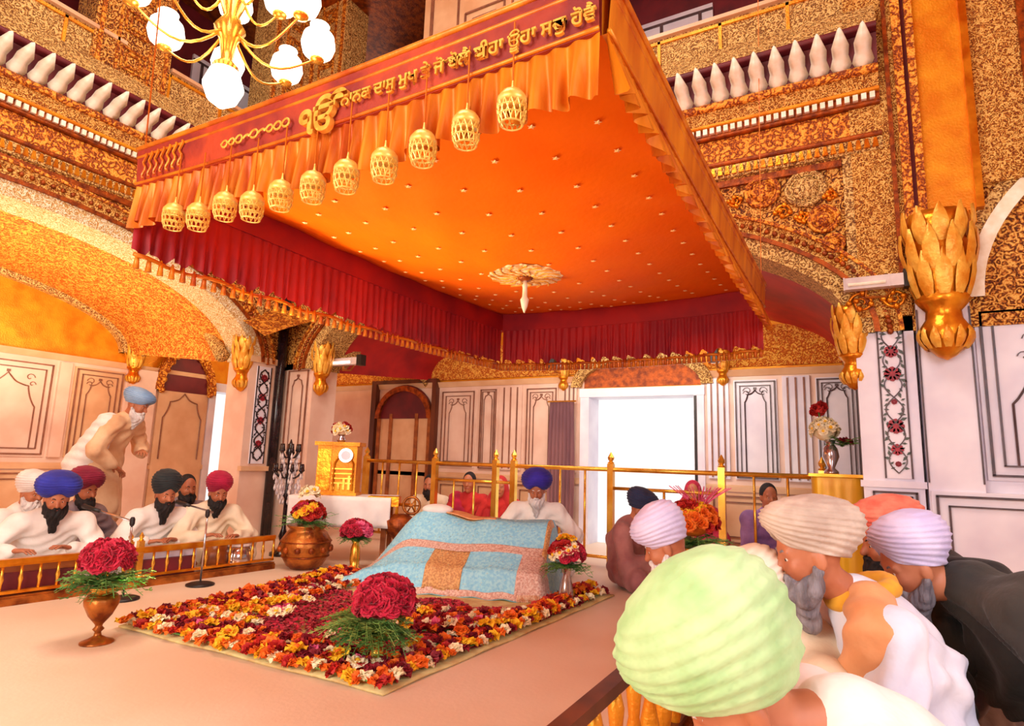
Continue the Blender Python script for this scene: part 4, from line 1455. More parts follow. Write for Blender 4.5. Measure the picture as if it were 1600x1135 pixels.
harmonium((2.36, 5.40, 0), R(165), 'dark varnished harmonium under the hands of the royal blue turbaned musician', 'wood')
harmonium((3.22, 5.26, 0), R(170), 'pale topped harmonium in front of the black turbaned musician', 'marble_white')
for k, (x, y, r, h, lb) in enumerate(((3.72, 5.16, 0.10, 0.26, 'taller wooden tabla drum by the crimson turbaned drummer'), (3.92, 5.12, 0.13, 0.23, 'wider metal bayan drum by the crimson turbaned drummer'))):
    t = empty('hand_drum', (x, y, 0), 0, lb, 'drum')
    mb = MB(); mb.lathe([(r * 0.8, 0), (r * 1.15, h * 0.35), (r * 1.1, h * 0.6), (r, h)], (0, 0, 0), 18); mb.build('body', M['wood'] if k == 0 else M['chrome'], t, True)
    mb = MB(); mb.lathe([(r * 1.02, 0), (r * 1.02, 0.02), (r * 0.9, 0.024)], (0, 0, h), 18); mb.build('drum_skin', M['white_cloth'], t)
    mb = MB(); mb.lathe([(r * 0.4, 0), (r * 0.36, 0.006)], (0, 0, h + 0.024), 14); mb.build('black_spot', M['black'], t)

# curtain gathered beside the bright doorway
M['curtain'] = mat('mauve_curtain_cloth', (150, 104, 104), (112, 74, 82), 0.85, 0, 4, 0.2, 20, stretch=(1, 1, 0.2))
t = empty('curtain', (XO - 0.17, 3.60, 0), 0, 'mauve brown gathered curtain hanging left of the bright doorway', 'curtain')
mb = MB(); mb.grid(lambda s, q: (0.022 * math.sin(s * 44) * (0.4 + 0.6 * q), (s - 0.5) * (0.36 + 0.05 * math.sin(q * 3)), 1.93 - 1.9 * q), 70, 12)
o = mb.build('cloth', M['curtain'], t, True); solidify(o, 0.008)
mb = MB(); mb.tube([(0, -0.22, 1.94), (0, 0.22, 1.94)], 0.012, 8); mb.build('rod', M['brass'], t)

# ------------------------------------------------------------------ flowers
FM = {}


def flower_mesh(kind, m, centre=None):
    key = (kind, m, centre)
    if key in FM:
        return FM[key]
    mb = MB()
    if kind == 'carnation':
        layers = [(4, 0.012, 0.85, 0.030, 1.25), (7, 0.022, 0.9, 0.036, 0.85), (9, 0.030, 1.0, 0.040, 0.45), (9, 0.030, 1.0, 0.040, 0.05)]
    elif kind == 'marigold':
        layers = [(4, 0.006, 0.8, 0.018, 1.2), (7, 0.014, 1.0, 0.020, 0.7), (8, 0.018, 1.0, 0.022, 0.2)]
    else:
        layers = [(8, 0.012, 0.7, 0.030, 0.75), (11, 0.016, 0.7, 0.042, 0.25)]
    for li, (n, r0, wd, ln, el) in enumerate(layers):
        for k in range(n):
            a = 2 * PI * (k + 0.5 * (li % 2)) / n
            w = wd * 2 * PI * (r0 + ln) / n * 0.55
            ca, sa, ce, se = math.cos(a), math.sin(a), math.cos(el), math.sin(el)
            vs = []
            for t, ww in ((0.0, 0.35), (0.6, 1.0), (1.0, 0.8)):
                rr = r0 * 0.3 + ln * t * ce
                zz = ln * t * se + 0.006 * math.sin(3 * t + k)
                for s in (-1, 0, 1):
                    vs.append((rr * ca - s * w * ww * sa, rr * sa + s * w * ww * ca, zz + (0.004 if s == 0 else 0) + (0.006 * (-1) ** k * s if t == 1 else 0)))
            mb.add(vs, [(3 * j + s, 3 * j + s + 1, 3 * j + s + 4, 3 * j + s + 3) for j in range(2) for s in range(2)])
    mats = [M[m]]
    if centre:
        mb.mi = 1
        mb.ball((0, 0, 0.012), 0.014, 8, 4)
        mats.append(M[centre])
    o = mb.build('flower', mats, None, False, recalc=False)
    me = o.data
    bpy.data.objects.remove(o)
    FM[key] = me
    return me


def put_flower(me, parent, loc, nrm=(0, 0, 1), s=1.0, name='flower_head'):
    o = bpy.data.objects.new(name, me)
    q = Vector(nrm).to_track_quat('Z', 'Y')
    o.rotation_mode = 'QUATERNION'
    from mathutils import Quaternion
    o.rotation_quaternion = q @ Quaternion((0, 0, 1), random.random() * 6.28)
    o.location = loc
    o.scale = (s, s, s)
    return link(o, parent)


def fern(parent, c, r, h, n, m='green', droop=0.10, seed=1):
    random.seed(seed)
    mb = MB()
    for i in range(n):
        a = 2 * PI * i / n + random.uniform(-0.2, 0.2)
        L = r * random.uniform(0.65, 1.1)
        up_ = h * random.uniform(0.2, 1.0)
        pts = []
        for j in range(7):
            t = j / 6
            pts.append(Vector((c[0] + L * t * math.cos(a), c[1] + L * t * math.sin(a), c[2] + up_ * t - droop * t * t * random.uniform(0.7, 1.1))))
        mb.tube(pts, 0.002, 3)
        side = Vector((-math.sin(a), math.cos(a), 0))
        for j in range(1, 7):
            for q in (0.0, 0.5):
                p = pts[j - 1].lerp(pts[j], q)
                for s in (-1, 1):
                    ln = 0.052 * (1.15 - 0.6 * j / 6) * random.uniform(0.7, 1.2)
                    d = (side * s + Vector((math.cos(a), math.sin(a), 0)) * 0.6 + Vector((0, 0, random.uniform(-0.3, 0.4)))).normalized()
                    b = p + d * ln
                    o_ = d.cross(Vector((0, 0, 1))).normalized() * 0.009
                    mb.add([p, (p + b) / 2 + o_, b, (p + b) / 2 - o_], [(0, 1, 2, 3)])
    o = mb.build('foliage', M[m], parent, recalc=False)
    o['kind'] = 'stuff'
    return o


def bouquet(t, c, r, kinds, n, sq=0.75, s=1.0, seed=1):
    """dome of flower heads on parent t, centre c"""
    random.seed(seed)
    g = PI * (3 - 5 ** 0.5)
    for i in range(n):
        zz = 1 - 1.25 * (i + 0.5) / n
        rr = math.sqrt(max(0, 1 - zz * zz))
        nx, ny, nz = rr * math.cos(g * i), rr * math.sin(g * i), zz
        k = kinds[i % len(kinds)] if isinstance(kinds[0], tuple) else kinds
        put_flower(flower_mesh(*k), t, (c[0] + nx * r, c[1] + ny * r, c[2] + nz * r * sq), (nx, ny, nz + 0.25), s * random.uniform(0.9, 1.15))
    mb = MB(); mb.ball(c, r * 0.9, 12, 8, sz=sq); mb.build('flower_core', M[kinds[0][1]], t, True)


CR = ('carnation', 'f_crimson')
PK = ('carnation', 'f_pink')
YE = ('daisy', 'f_yellow', 'f_orange')
WH = ('daisy', 'f_white', 'f_yellow')
OR = ('carnation', 'f_orange')
RD = ('carnation', 'f_red')

# left brass goblet vase
t = empty('flower_vase', (2.06, 3.82, 0), 0, 'brass goblet vase of crimson flowers and ferns standing left of the flower bed', 'vase')
mb = MB(); mb.lathe([(0.085, 0), (0.085, 0.008), (0.05, 0.022), (0.02, 0.04), (0.016, 0.06), (0.03, 0.075), (0.018, 0.09), (0.02, 0.10), (0.06, 0.15), (0.088, 0.21), (0.09, 0.24), (0.075, 0.262), (0.066, 0.262), (0.07, 0.24)], (0, 0, 0), 24); mb.build('vase', M['bronze'], t, True)
mb = MB(); mb.lathe([(0.055, 0.255), (0.05, 0.275), (0.07, 0.30), (0.074, 0.306), (0.06, 0.306)], (0, 0, 0), 20, 10, 0.08); mb.build('rim', M['brass'], t, True)
fern(t, (0, 0, 0.33), 0.24, 0.15, 70, 'green', 0.12, 2)
bouquet(t, (0, 0, 0.465), 0.105, [CR], 34, 0.72, 1.0, 3)

# centre vase
t = empty('flower_vase', (2.63, 2.25, 0.03), 0, 'low brass vase with a big crimson flower ball in the front of the flower bed', 'vase')
mb = MB(); mb.lathe([(0.075, 0), (0.075, 0.015), (0.06, 0.03), (0.035, 0.04), (0.03, 0.08), (0.045, 0.12), (0.06, 0.16), (0.05, 0.165)], (0, 0, 0), 20); mb.build('vase', M['brass'], t, True)
fern(t, (-0.03, 0.06, 0.20), 0.27, 0.14, 80, 'green2', 0.14, 5)
fern(t, (0.0, 0.0, 0.16), 0.22, 0.06, 60, 'green', 0.11, 6)
bouquet(t, (0.04, 0.0, 0.30), 0.135, [CR], 46, 0.80, 1.05, 7)

# silver vase right of the throne
t = empty('flower_vase', (4.47, 1.99, 0), 0, 'slim silver vase of crimson white and yellow flowers right of the blue throne', 'vase')
mb = MB(); mb.lathe([(0.06, 0), (0.06, 0.01), (0.05, 0.02), (0.062, 0.08), (0.05, 0.16), (0.032, 0.24), (0.04, 0.29), (0.05, 0.30), (0.04, 0.30)], (0, 0, 0), 20, 8, 0.05); mb.build('vase', M['chrome'], t, True)
fern(t, (0, 0, 0.30), 0.20, 0.10, 34, 'green', 0.10, 8)
bouquet(t, (0, 0, 0.40), 0.11, [CR, CR, ('daisy', 'f_white', 'f_yellow'), CR, RD], 26, 0.7, 1.05, 9)
for dx, dy in ((0, 0), (0.03, 0.03), (-0.02, 0.03), (-0.01, -0.03)):
    put_flower(flower_mesh(*YE), t, (dx, dy, 0.51), (dx * 8, dy * 8, 1), 1.2)

# gold vase at the back left
t = empty('flower_vase', (4.62, 4.30, 0), 0, 'tall cream and gold vase of crimson and pink flowers left of the blue throne', 'vase')
mb = MB(); mb.lathe([(0.07, 0), (0.07, 0.01), (0.04, 0.03), (0.05, 0.10), (0.045, 0.2), (0.03, 0.25), (0.045, 0.28), (0.035, 0.28)], (0, 0, 0), 18); mb.build('vase', M['brass'], t, True)
fern(t, (0, 0, 0.29), 0.18, 0.08, 30, 'green', 0.08, 10)
bouquet(t, (0, 0, 0.37), 0.12, [CR, CR, CR, PK], 28, 0.65, 1.05, 11)

# mixed flowers of the urn
random.seed(4)
fern(pt, (0, 0, 0.42), 0.30, 0.20, 44, 'green', 0.12, 12)
bouquet(pt, (0, 0, 0.52), 0.13, [RD, OR, YE, RD, CR], 22, 0.7, 1.1, 13)
for k in range(7):
    a = k * 0.9
    put_flower(flower_mesh(*WH), pt, (0.06 * math.cos(a), 0.06 * math.sin(a), 0.70 + 0.02 * (k % 3)), (math.cos(a), math.sin(a), 1), 1.3)

# orange and red arrangement near the right end of the rail
t = empty('flower_arrangement', (5.1, 1.18, 0), 0, 'orange and red flower arrangement with pink plumes behind the green turban', 'flowers')
mb = MB(); mb.lathe([(0.12, 0), (0.12, 0.02), (0.05, 0.05), (0.06, 0.25), (0.12, 0.40), (0.15, 0.46), (0.13, 0.46)], (0, 0, 0), 20); mb.build('vase', M['bronze'], t, True)
fern(t, (0, 0, 0.48), 0.36, 0.20, 60, 'green', 0.14, 14)
bouquet(t, (0, 0, 0.66), 0.18, [OR, RD, YE, OR, RD], 44, 0.75, 1.1, 15)
mb = MB()
random.seed(6)
for k in range(26):
    a = random.random() * 6.28
    l = random.uniform(0.12, 0.26)
    mb.tube([(0.03, -0.05, 0.74), (0.03 + 0.5 * l * math.cos(a), -0.05 + 0.5 * l * math.sin(a), 0.85), (0.03 + l * math.cos(a), -0.05 + l * math.sin(a), 0.93)], 0.004, 3)
mb.build('plumes', M['f_pink'], t)['kind'] = 'stuff'

# flowers standing on the cabinet and on the yellow pedestal
t = empty('flower_vase', (4.93, 4.90, 1.234), 0, 'small vase of white and red flowers on top of the golden cabinet', 'vase')
mb = MB(); mb.lathe([(0.04, 0), (0.05, 0.03), (0.03, 0.06), (0.04, 0.08)], (0, 0, 0), 12); mb.build('vase', M['chrome'], t, True)
bouquet(t, (0, 0, 0.13), 0.08, [WH, WH, RD, WH], 18, 0.8, 1.0, 16)
t = empty('flower_vase', (6.17, 0.20, 1.065), 0, 'silver vase with white and red blooms on the yellow pedestal', 'vase')
mb = MB(); mb.lathe([(0.06, 0), (0.06, 0.02), (0.03, 0.05), (0.07, 0.15), (0.06, 0.22), (0.035, 0.26), (0.05, 0.3)], (0, 0, 0), 16); mb.build('vase', M['chrome'], t, True)
bouquet(t, (0, 0.04, 0.38), 0.10, [WH], 20, 1.0, 1.0, 17)
mb = MB(); mb.tube([(0, 0.03, 0.3), (0, 0.08, 0.55)], 0.006, 5); mb.build('stalk', M['green'], t)
for k in range(6):
    put_flower(flower_mesh(*RD), t, (0.02 * math.cos(k), 0.08 + 0.03 * math.sin(k), 0.55 + 0.01 * k), (math.cos(k), math.sin(k), 0.8), 1.1)
fern(t, (0, -0.10, 0.25), 0.16, 0.16, 20, 'green', 0.05, 18)
for k in range(4):
    put_flower(flower_mesh('carnation', 'f_maroon'), t, (0.0 + 0.03 * math.cos(2 * k), -0.12 + 0.03 * math.sin(2 * k), 0.28), (0, -0.5, 1), 1.0)

# ------------------------------------------------------------------ the flower bed
BED = [(2.30, 4.00), (2.38, 1.98), (5.05, 1.84), (4.55, 4.28)]      # corners in plan


def bed(s, t, z=0.035):
    """s: front to back, t: left to right"""
    a = Vector(BED[0]).lerp(Vector(BED[3]), s)
    b = Vector(BED[1]).lerp(Vector(BED[2]), s)
    p = a.lerp(b, t)
    return (p.x, p.y, z)


mb = MB()
mb.grid(lambda s, t: bed(-0.008 + 1.016 * s, -0.008 + 1.016 * t, 0.012 + 0.004 * math.sin(31 * s + 17 * t)), 24, 24)
o = mb.build('flower_bed_cloth', mat('pale_green_cloth', (226, 214, 150), (204, 170, 110), 0.7, 0, 10, 0.2), None, True)
solidify(o, 0.012)
tag(o, 'pale cloth spread on the floor under all the garlands', 'cloth')
# loose crimson petals strewn between the garlands
mb = MB()
random.seed(21)
np_rng = np.random.default_rng(3)
PATCH = [(0.14, 0.30, 0.17), (0.24, 0.42, 0.16), (0.10, 0.62, 0.12), (0.36, 0.30, 0.14), (0.34, 0.60, 0.18), (0.40, 0.82, 0.14), (0.55, 0.20, 0.12), (0.20, 0.78, 0.13), (0.06, 0.18, 0.08), (0.5, 0.45, 0.15), (0.3, 0.93, 0.06), (0.62, 0.93, 0.10), (0.78, 0.95, 0.07), (0.46, 0.62, 0.13), (0.52, 0.72, 0.12), (0.46, 0.78, 0.12), (0.58, 0.84, 0.10), (0.60, 0.62, 0.1)]
for (ps, ptt, pr_) in PATCH:
    for i in range(int(5200 * pr_)):
        r, a = pr_ * math.sqrt(random.random()), random.random() * 6.28
        s, tt = ps + r * math.cos(a) * 0.75, ptt + r * math.sin(a)
        if not (0.01 < s < 0.99 and 0.01 < tt < 0.99):
            continue
        x, y, z = bed(s, tt, 0.03 + 0.03 * (1 - r / pr_) * random.random())
        q = random.uniform(0.012, 0.022)
        b = random.random() * 6.28
        dx, dy = q * math.cos(b), q * math.sin(b)
        k = random.uniform(-0.01, 0.012)
        mb.mi = 0 if random.random() < 0.75 else 1
        mb.add([(x - dx, y - dy, z + k), (x + dy * 0.7, y - dx * 0.7, z - 0.004), (x + dx, y + dy, z + k), (x - dy * 0.7, y + dx * 0.7, z + 0.008)], [(0, 1, 2, 3)])
o = mb.build('strewn_petals', [M['f_crimson'], M['f_maroon']], None, recalc=False)
tag(o, 'loose crimson rose petals strewn between the garlands', 'petals', kind='stuff')


def garland(p, q, cols, label, step=0.05, z=0.045, s=1.25, bow=0.0):
    p, q = Vector(p), Vector(q)
    L = (q - p).length
    t = empty('marigold_garland', p, 0, label, 'garland', 'garlands of the flower bed')
    n = max(2, int(L / step))
    d = (q - p).normalized()
    sd = Vector((-d.y, d.x, 0))
    mb = MB(); mb.tube([d * (L * i / 10) + sd * (bow * math.sin(PI * i / 10)) for i in range(11)], 0.006, 4); mb.build('string', M['green'], t)
    for i in range(n + 1):
        c = cols[i % len(cols)]
        u = L * i / n
        loc = d * u + sd * (bow * math.sin(PI * i / n) + random.uniform(-0.012, 0.012)) + Vector((0, 0, random.uniform(-0.004, 0.012)))
        put_flower(flower_mesh('marigold', 'f_' + c), t, loc, (random.uniform(-0.5, 0.5), random.uniform(-0.5, 0.5), 1), s * 1.12 * random.uniform(0.9, 1.2))
    return t


G = lambda a, b, z=0.045: (bed(*a, z), bed(*b, z))
random.seed(31)
garland(*G((0.0, 0.0), (0.0, 1.0)), ['yellow', 'orange', 'white', 'orange', 'red', 'orange'], 'front edge garland of orange, yellow, white and red marigolds')
garland(*G((0.035, 0.03), (0.035, 0.98)), ['maroon', 'orange', 'red', 'maroon'], 'second garland behind the front edge, maroon and orange blooms')
garland(*G((0.07, 0.12), (0.07, 0.97)), ['maroon', 'white', 'maroon', 'red', 'maroon', 'pink'], 'third garland behind the front edge, maroon and white blooms')
garland(*G((0.105, 0.2), (0.105, 0.96)), ['red', 'orange', 'maroon'], 'fourth garland behind the front edge, red and orange blooms')
garland(*G((0.02, 0.015), (0.93, 0.015)), ['maroon', 'yellow', 'red', 'orange'], 'left edge garland of maroon, yellow and orange blooms', 0.06, s=1.35)
garland(*G((0.05, 0.055), (0.92, 0.055)), ['orange', 'red', 'maroon'], 'second garland in from the left edge, orange and red')
garland(*G((0.10, 0.10), (0.90, 0.10)), ['red', 'maroon', 'orange'], 'third garland in from the left edge, red and maroon')
garland(*G((0.28, 0.15), (0.9, 0.15)), ['maroon', 'red', 'white'], 'fourth garland in from the left edge, with white blooms')
garland(*G((0.02, 0.985), (0.98, 0.985)), ['orange', 'white', 'maroon', 'yellow'], 'right edge garland of orange, white and maroon blooms', 0.06, s=1.3)
garland(*G((0.05, 0.945), (0.98, 0.945)), ['maroon', 'orange', 'red'], 'second garland in from the right edge, maroon, orange and red', 0.06)
garland(*G((0.09, 0.905), (0.62, 0.905)), ['maroon', 'orange', 'maroon', 'white'], 'third garland in from the right edge, maroon with orange')
garland(*G((0.62, 0.93), (0.99, 0.90)), ['red', 'orange', 'red', 'maroon'], 'thick red and orange garland right of the silver vase', 0.05, s=1.6)
garland(*G((0.60, 0.97), (0.99, 0.94), 0.075), ['orange', 'red', 'orange', 'yellow'], 'raised orange garland right of the silver vase', 0.05, s=1.6)
garland(*G((0.06, 0.14), (0.42, 0.20)), ['yellow', 'orange', 'yellow'], 'yellow garland of the left woven square, running backwards', 0.045)
garland(*G((0.18, 0.06), (0.16, 0.36)), ['orange', 'yellow', 'white'], 'yellow and white garland crossing the left woven square', 0.045)
garland(*G((0.26, 0.08), (0.25, 0.30)), ['yellow', 'orange'], 'short orange garland at the back of the left woven square', 0.045)
garland(*G((0.30, 0.32), (0.56, 0.16)), ['white', 'pink', 'orange'], 'white and pink garland slanting left of the crimson flower ball', 0.05, bow=0.05)
garland(*G((0.18, 0.62), (0.52, 0.92)), ['white', 'pink', 'red'], 'white and pink garland slanting right of the crimson flower ball', 0.05, bow=0.06)
garland(*G((0.38, 0.50), (0.50, 0.88)), ['red', 'orange', 'maroon'], 'red garland just before the front hem of the blue throne', 0.05)
garland(*G((0.26, 0.58), (0.40, 0.90)), ['maroon', 'red', 'orange'], 'curving maroon garland right of the crimson flower ball', 0.05, bow=-0.06)
garland(*G((0.44, 0.20), (0.86, 0.24)), ['orange', 'maroon', 'white'], 'orange and white garland left of the blue throne', 0.05)
garland(*G((0.44, 0.48), (0.57, 0.88)), ['maroon', 'orange', 'red', 'white'], 'second garland under the front hem of the blue throne', 0.05)
garland(*G((0.34, 0.50), (0.44, 0.90)), ['orange', 'maroon', 'red'], 'third garland forward of the front hem of the blue throne', 0.05)
random.seed(41)
BLOOMS = ((0.03, 0.06, YE, 1.2), (0.02, 0.14, WH, 1.2), (0.06, 0.30, YE, 1.3), (0.03, 0.42, YE, 1.3), (0.22, 0.36, WH, 1.2), (0.25, 0.38, WH, 1.2), (0.24, 0.34, PK, 0.9), (0.36, 0.28, YE, 1.4), (0.39, 0.31, WH, 1.1), (0.33, 0.25, YE, 1.2), (0.28, 0.72, YE, 1.4), (0.31, 0.74, YE, 1.3), (0.29, 0.68, YE, 1.1), (0.26, 0.74, WH, 1.3), (0.23, 0.77, WH, 1.2), (0.05, 0.55, YE, 1.2), (0.03, 0.68, YE, 1.3), (0.05, 0.80, YE, 1.4), (0.03, 0.88, WH, 1.2), (0.20, 0.88, YE, 1.2), (0.32, 0.92, OR, 1.0), (0.40, 0.93, YE, 1.5), (0.43, 0.96, YE, 1.4), (0.50, 0.94, OR, 1.0), (0.55, 0.97, YE, 1.3), (0.36, 0.85, WH, 1.2), (0.48, 0.26, OR, 0.9), (0.58, 0.10, YE, 1.2), (0.70, 0.06, YE, 1.2), (0.44, 0.70, YE, 1.2), (0.015, 0.52, OR, 1.1), (0.02, 0.60, OR, 1.1), (0.015, 0.63, RD, 1.0), (0.02, 0.57, RD, 1.0))
ZONES = {}
for s, tt, kd, sc in BLOOMS:
    zone = 'along the front edge of the flower bed' if s < 0.12 else ('inside the left half of the flower bed' if tt < 0.45 else ('near the right edge of the flower bed' if tt > 0.82 else 'right of the crimson flower ball'))
    nm = {'f_yellow': 'yellow', 'f_white': 'white', 'f_pink': 'pink', 'f_orange': 'orange', 'f_red': 'red'}[kd[1]]
    ZONES.setdefault((nm, zone), []).append((tt, s, kd, sc))
ORD = ('first', 'second', 'third', 'fourth', 'fifth', 'sixth', 'seventh', 'eighth', 'ninth')
for (nm, zone), items in ZONES.items():
    for k, (tt, s, kd, sc) in enumerate(sorted(items, key=lambda q: q[0])):
        o = put_flower(flower_mesh(*kd), None, bed(s, tt, 0.075), (random.uniform(-0.4, 0.1), random.uniform(-0.3, 0.3), 1), sc, 'loose_bloom')
        lb = ('%s loose bloom %s' % (nm, zone)) if len(items) == 1 else ('%s %s loose bloom from the left %s' % (ORD[k], nm, zone))
        tag(o, lb, 'flower', '%s blooms on the flower bed' % nm)

# ------------------------------------------------------------------ people
class Field:
    """signed distance field with smooth unions, meshed with surface nets"""

    def __init__(self, lo, hi, h):
        self.lo, self.h = np.array(lo, float), h
        self.n = np.ceil((np.array(hi) - self.lo) / h).astype(int) + 1
        self.F = np.full(self.n, 0.2, np.float32)

    def _reg(self, lo, hi):
        a = np.clip(np.floor((lo - self.lo) / self.h).astype(int), 0, self.n - 1)
        b = np.clip(np.ceil((hi - self.lo) / self.h).astype(int) + 1, 1, self.n)
        if (b <= a).any():
            return None
        sl = tuple(slice(i, j) for i, j in zip(a, b))
        g = [(np.arange(i, j) * self.h + o) for i, j, o in zip(a, b, self.lo)]
        return sl, g[0][:, None, None], g[1][None, :, None], g[2][None, None, :]

    def _mix(self, sl, d, k):
        f = self.F[sl]
        hh = np.maximum(k - np.abs(f - d), 0) / k
        self.F[sl] = np.minimum(f, d) - hh * hh * k * 0.25

    def cone(self, p0, r0, p1, r1, k=0.03):
        p0, p1 = np.array(p0, float), np.array(p1, float)
        m = max(r0, r1) + k + 3 * self.h
        rg = self._reg(np.minimum(p0, p1) - m, np.maximum(p0, p1) + m)
        if rg is None: return
        sl, X, Y, Z = rg
        d = p1 - p0
        dd = max(1e-9, float(d @ d))
        t = np.clip(((X - p0[0]) * d[0] + (Y - p0[1]) * d[1] + (Z - p0[2]) * d[2]) / dd, 0, 1)
        q = np.sqrt((X - p0[0] - t * d[0]) ** 2 + (Y - p0[1] - t * d[1]) ** 2 + (Z - p0[2] - t * d[2]) ** 2) - (r0 + (r1 - r0) * t)
        self._mix(sl, q, k)

    def ell(self, c, r, ax, k=0.03):
        c, r = np.array(c, float), np.array(r, float)
        m = max(r) + k + 3 * self.h
        rg = self._reg(c - m, c + m)
        if rg is None: return
        sl, X, Y, Z = rg
        k0 = k1 = 0
        for a, rr in zip(ax, r):
            w_ = (X - c[0]) * a[0] + (Y - c[1]) * a[1] + (Z - c[2]) * a[2]
            k0 = k0 + (w_ / rr) ** 2
            k1 = k1 + (w_ / rr ** 2) ** 2
        k0, k1 = np.sqrt(k0), np.sqrt(k1) + 1e-6
        self._mix(sl, k0 * (k0 - 1) / k1, k)

    def mesh(self, name, mats, parent, org, fold=None):
        F = self.F
        F[0], F[-1] = 0.2, 0.2
        F[:, 0], F[:, -1] = 0.2, 0.2
        F[:, :, 0], F[:, :, -1] = 0.2, 0.2
        Sg = F < 0
        n = np.array(F.shape) - 1
        cnt = np.zeros(n, np.int8)
        offs = [(i, j, k) for i in (0, 1) for j in (0, 1) for k in (0, 1)]
        for o in offs:
            cnt += Sg[o[0]:o[0] + n[0], o[1]:o[1] + n[1], o[2]:o[2] + n[2]]
        act = (cnt > 0) & (cnt < 8)
        ijk = np.argwhere(act)
        idx = np.full(n, -1, np.int32)
        idx[act] = np.arange(len(ijk))
        V = {o: F[ijk[:, 0] + o[0], ijk[:, 1] + o[1], ijk[:, 2] + o[2]] for o in offs}
        acc = np.zeros((len(ijk), 3))
        w_ = np.zeros(len(ijk))
        for a in offs:
            for ax in range(3):
                if a[ax] == 0:
                    b = list(a); b[ax] = 1; b = tuple(b)
                    va, vb = V[a], V[b]
                    msk = (va < 0) != (vb < 0)
                    t = np.where(msk, va / np.where(va == vb, 1, va - vb), 0)
                    p = np.array(a, float)[None, :] + t[:, None] * (np.array(b) - np.array(a))[None, :]
                    acc += p * msk[:, None]
                    w_ += msk
        v = (acc / np.maximum(w_, 1)[:, None] + ijk) * self.h + self.lo
        quads = []
        for ax in range(3):
            o1, o2 = [i for i in range(3) if i != ax]
            s = [slice(1, -1)] * 3
            s0, s1 = list(s), list(s)
            s0[ax], s1[ax] = slice(0, -1), slice(1, None)
            A, B = Sg[tuple(s0)], Sg[tuple(s1)]
            e = np.argwhere(A != B)
            if not len(e): continue
            sgn = A[e[:, 0], e[:, 1], e[:, 2]]
            base = e.copy()
            base[:, o1] += 1
            base[:, o2] += 1
            q = []
            for d1, d2 in ((-1, -1), (0, -1), (0, 0), (-1, 0)):
                c = base.copy()
                c[:, o1] += d1
                c[:, o2] += d2
                q.append(idx[c[:, 0], c[:, 1], c[:, 2]])
            q = np.array(q).T
            flip = sgn if ax != 1 else ~sgn
            q[~flip] = q[~flip][:, ::-1]
            quads.append(q)
        q = np.concatenate(quads)
        q = q[(q >= 0).all(1)]
        nr = np.zeros_like(v)
        fn = np.cross(v[q[:, 2]] - v[q[:, 0]], v[q[:, 3]] - v[q[:, 1]])
        for k in range(4):
            np.add.at(nr, q[:, k], fn)
        nr /= np.linalg.norm(nr, axis=1)[:, None] + 1e-9
        if fold:
            v = v + nr * fold(v, nr)[:, None]
        v = v - np.array(org)
        me = bpy.data.meshes.new(name)
        me.vertices.add(len(v))
        me.vertices.foreach_set('co', v.astype(np.float32).ravel())
        me.loops.add(len(q) * 4)
        me.loops.foreach_set('vertex_index', q.astype(np.int32).ravel())
        me.polygons.add(len(q))
        me.polygons.foreach_set('loop_start', np.arange(0, len(q) * 4, 4, dtype=np.int32))
        me.polygons.foreach_set('use_smooth', np.ones(len(q), bool))
        me.update(calc_edges=True)
        for m in mats:
            me.materials.append(m)
        o = bpy.data.objects.new(name, me)
        return link(o, parent)


M['skin'] = mat('skin_brown', (196, 124, 88), (172, 98, 66), 0.5, 0, 9, 0.05)
M['eye'] = mat('eye_white', (236, 226, 216), (226, 214, 206), 0.3)
M['iris'] = mat('eye_iris', (40, 24, 18), None, 0.2)
M['lip'] = mat('lip', (168, 84, 70), None, 0.5)
for nm, a, b in (('b_black', (34, 26, 28), (16, 12, 14)), ('b_white', (236, 230, 230), (206, 198, 200)), ('b_grey', (150, 144, 150), (104, 98, 106))):
    M[nm] = mat('hair_' + nm[2:], a, b, 0.75, 0, 30, 0.5, 90, stretch=(1, 1, 0.2))


def cloth_mat(name, c, c2, sc=6.0, b=0.2):
    if name not in M:
        M[name] = mat(name, c, c2, 0.85, 0, sc, b, 30, sheen=0.1)
    return M[name]


cloth_mat('kurta_white', (250, 244, 238), (236, 226, 220))
cloth_mat('kurta_cream', (246, 230, 204), (232, 208, 176))
cloth_mat('kurta_peach', (238, 200, 160), (222, 170, 126))
cloth_mat('kurta_bluewhite', (240, 240, 252), (220, 222, 242))
cloth_mat('robe_mauve', (176, 118, 112), (146, 86, 88))
cloth_mat('robe_grey', (150, 130, 134), (116, 96, 104))
cloth_mat('robe_crimson', (190, 16, 62), (150, 8, 48))
cloth_mat('robe_red', (206, 44, 40), (166, 24, 30))
cloth_mat('robe_purple', (160, 120, 176), (124, 84, 140))
cloth_mat('coat_dark', (58, 54, 48), (36, 32, 32), 4)
cloth_mat('mass_black', (26, 20, 22), (16, 12, 14), 4)
cloth_mat('t_blue', (44, 54, 178), (32, 32, 130))
cloth_mat('t_royal', (54, 40, 172), (38, 24, 124))
cloth_mat('t_maroon', (150, 22, 62), (112, 12, 44))
cloth_mat('t_white', (250, 244, 240), (226, 216, 214))
cloth_mat('t_paleblue', (150, 184, 222), (112, 150, 200))
cloth_mat('t_dark', (44, 52, 56), (24, 28, 34))
cloth_mat('t_crimson', (192, 16, 72), (150, 6, 52))
cloth_mat('t_navy', (44, 54, 92), (28, 34, 64))
cloth_mat('t_lavender', (226, 216, 246), (196, 186, 228))
cloth_mat('t_green', (192, 222, 166), (160, 200, 136), 9, 0.3)
cloth_mat('t_beige', (214, 196, 180), (182, 160, 146), 9, 0.3)
cloth_mat('t_cream', (246, 228, 206), (222, 196, 170))
cloth_mat('t_coral', (240, 136, 110), (214, 96, 76), 14, 0.4)
cloth_mat('scarf_yellow', (238, 178, 50), (216, 142, 26))
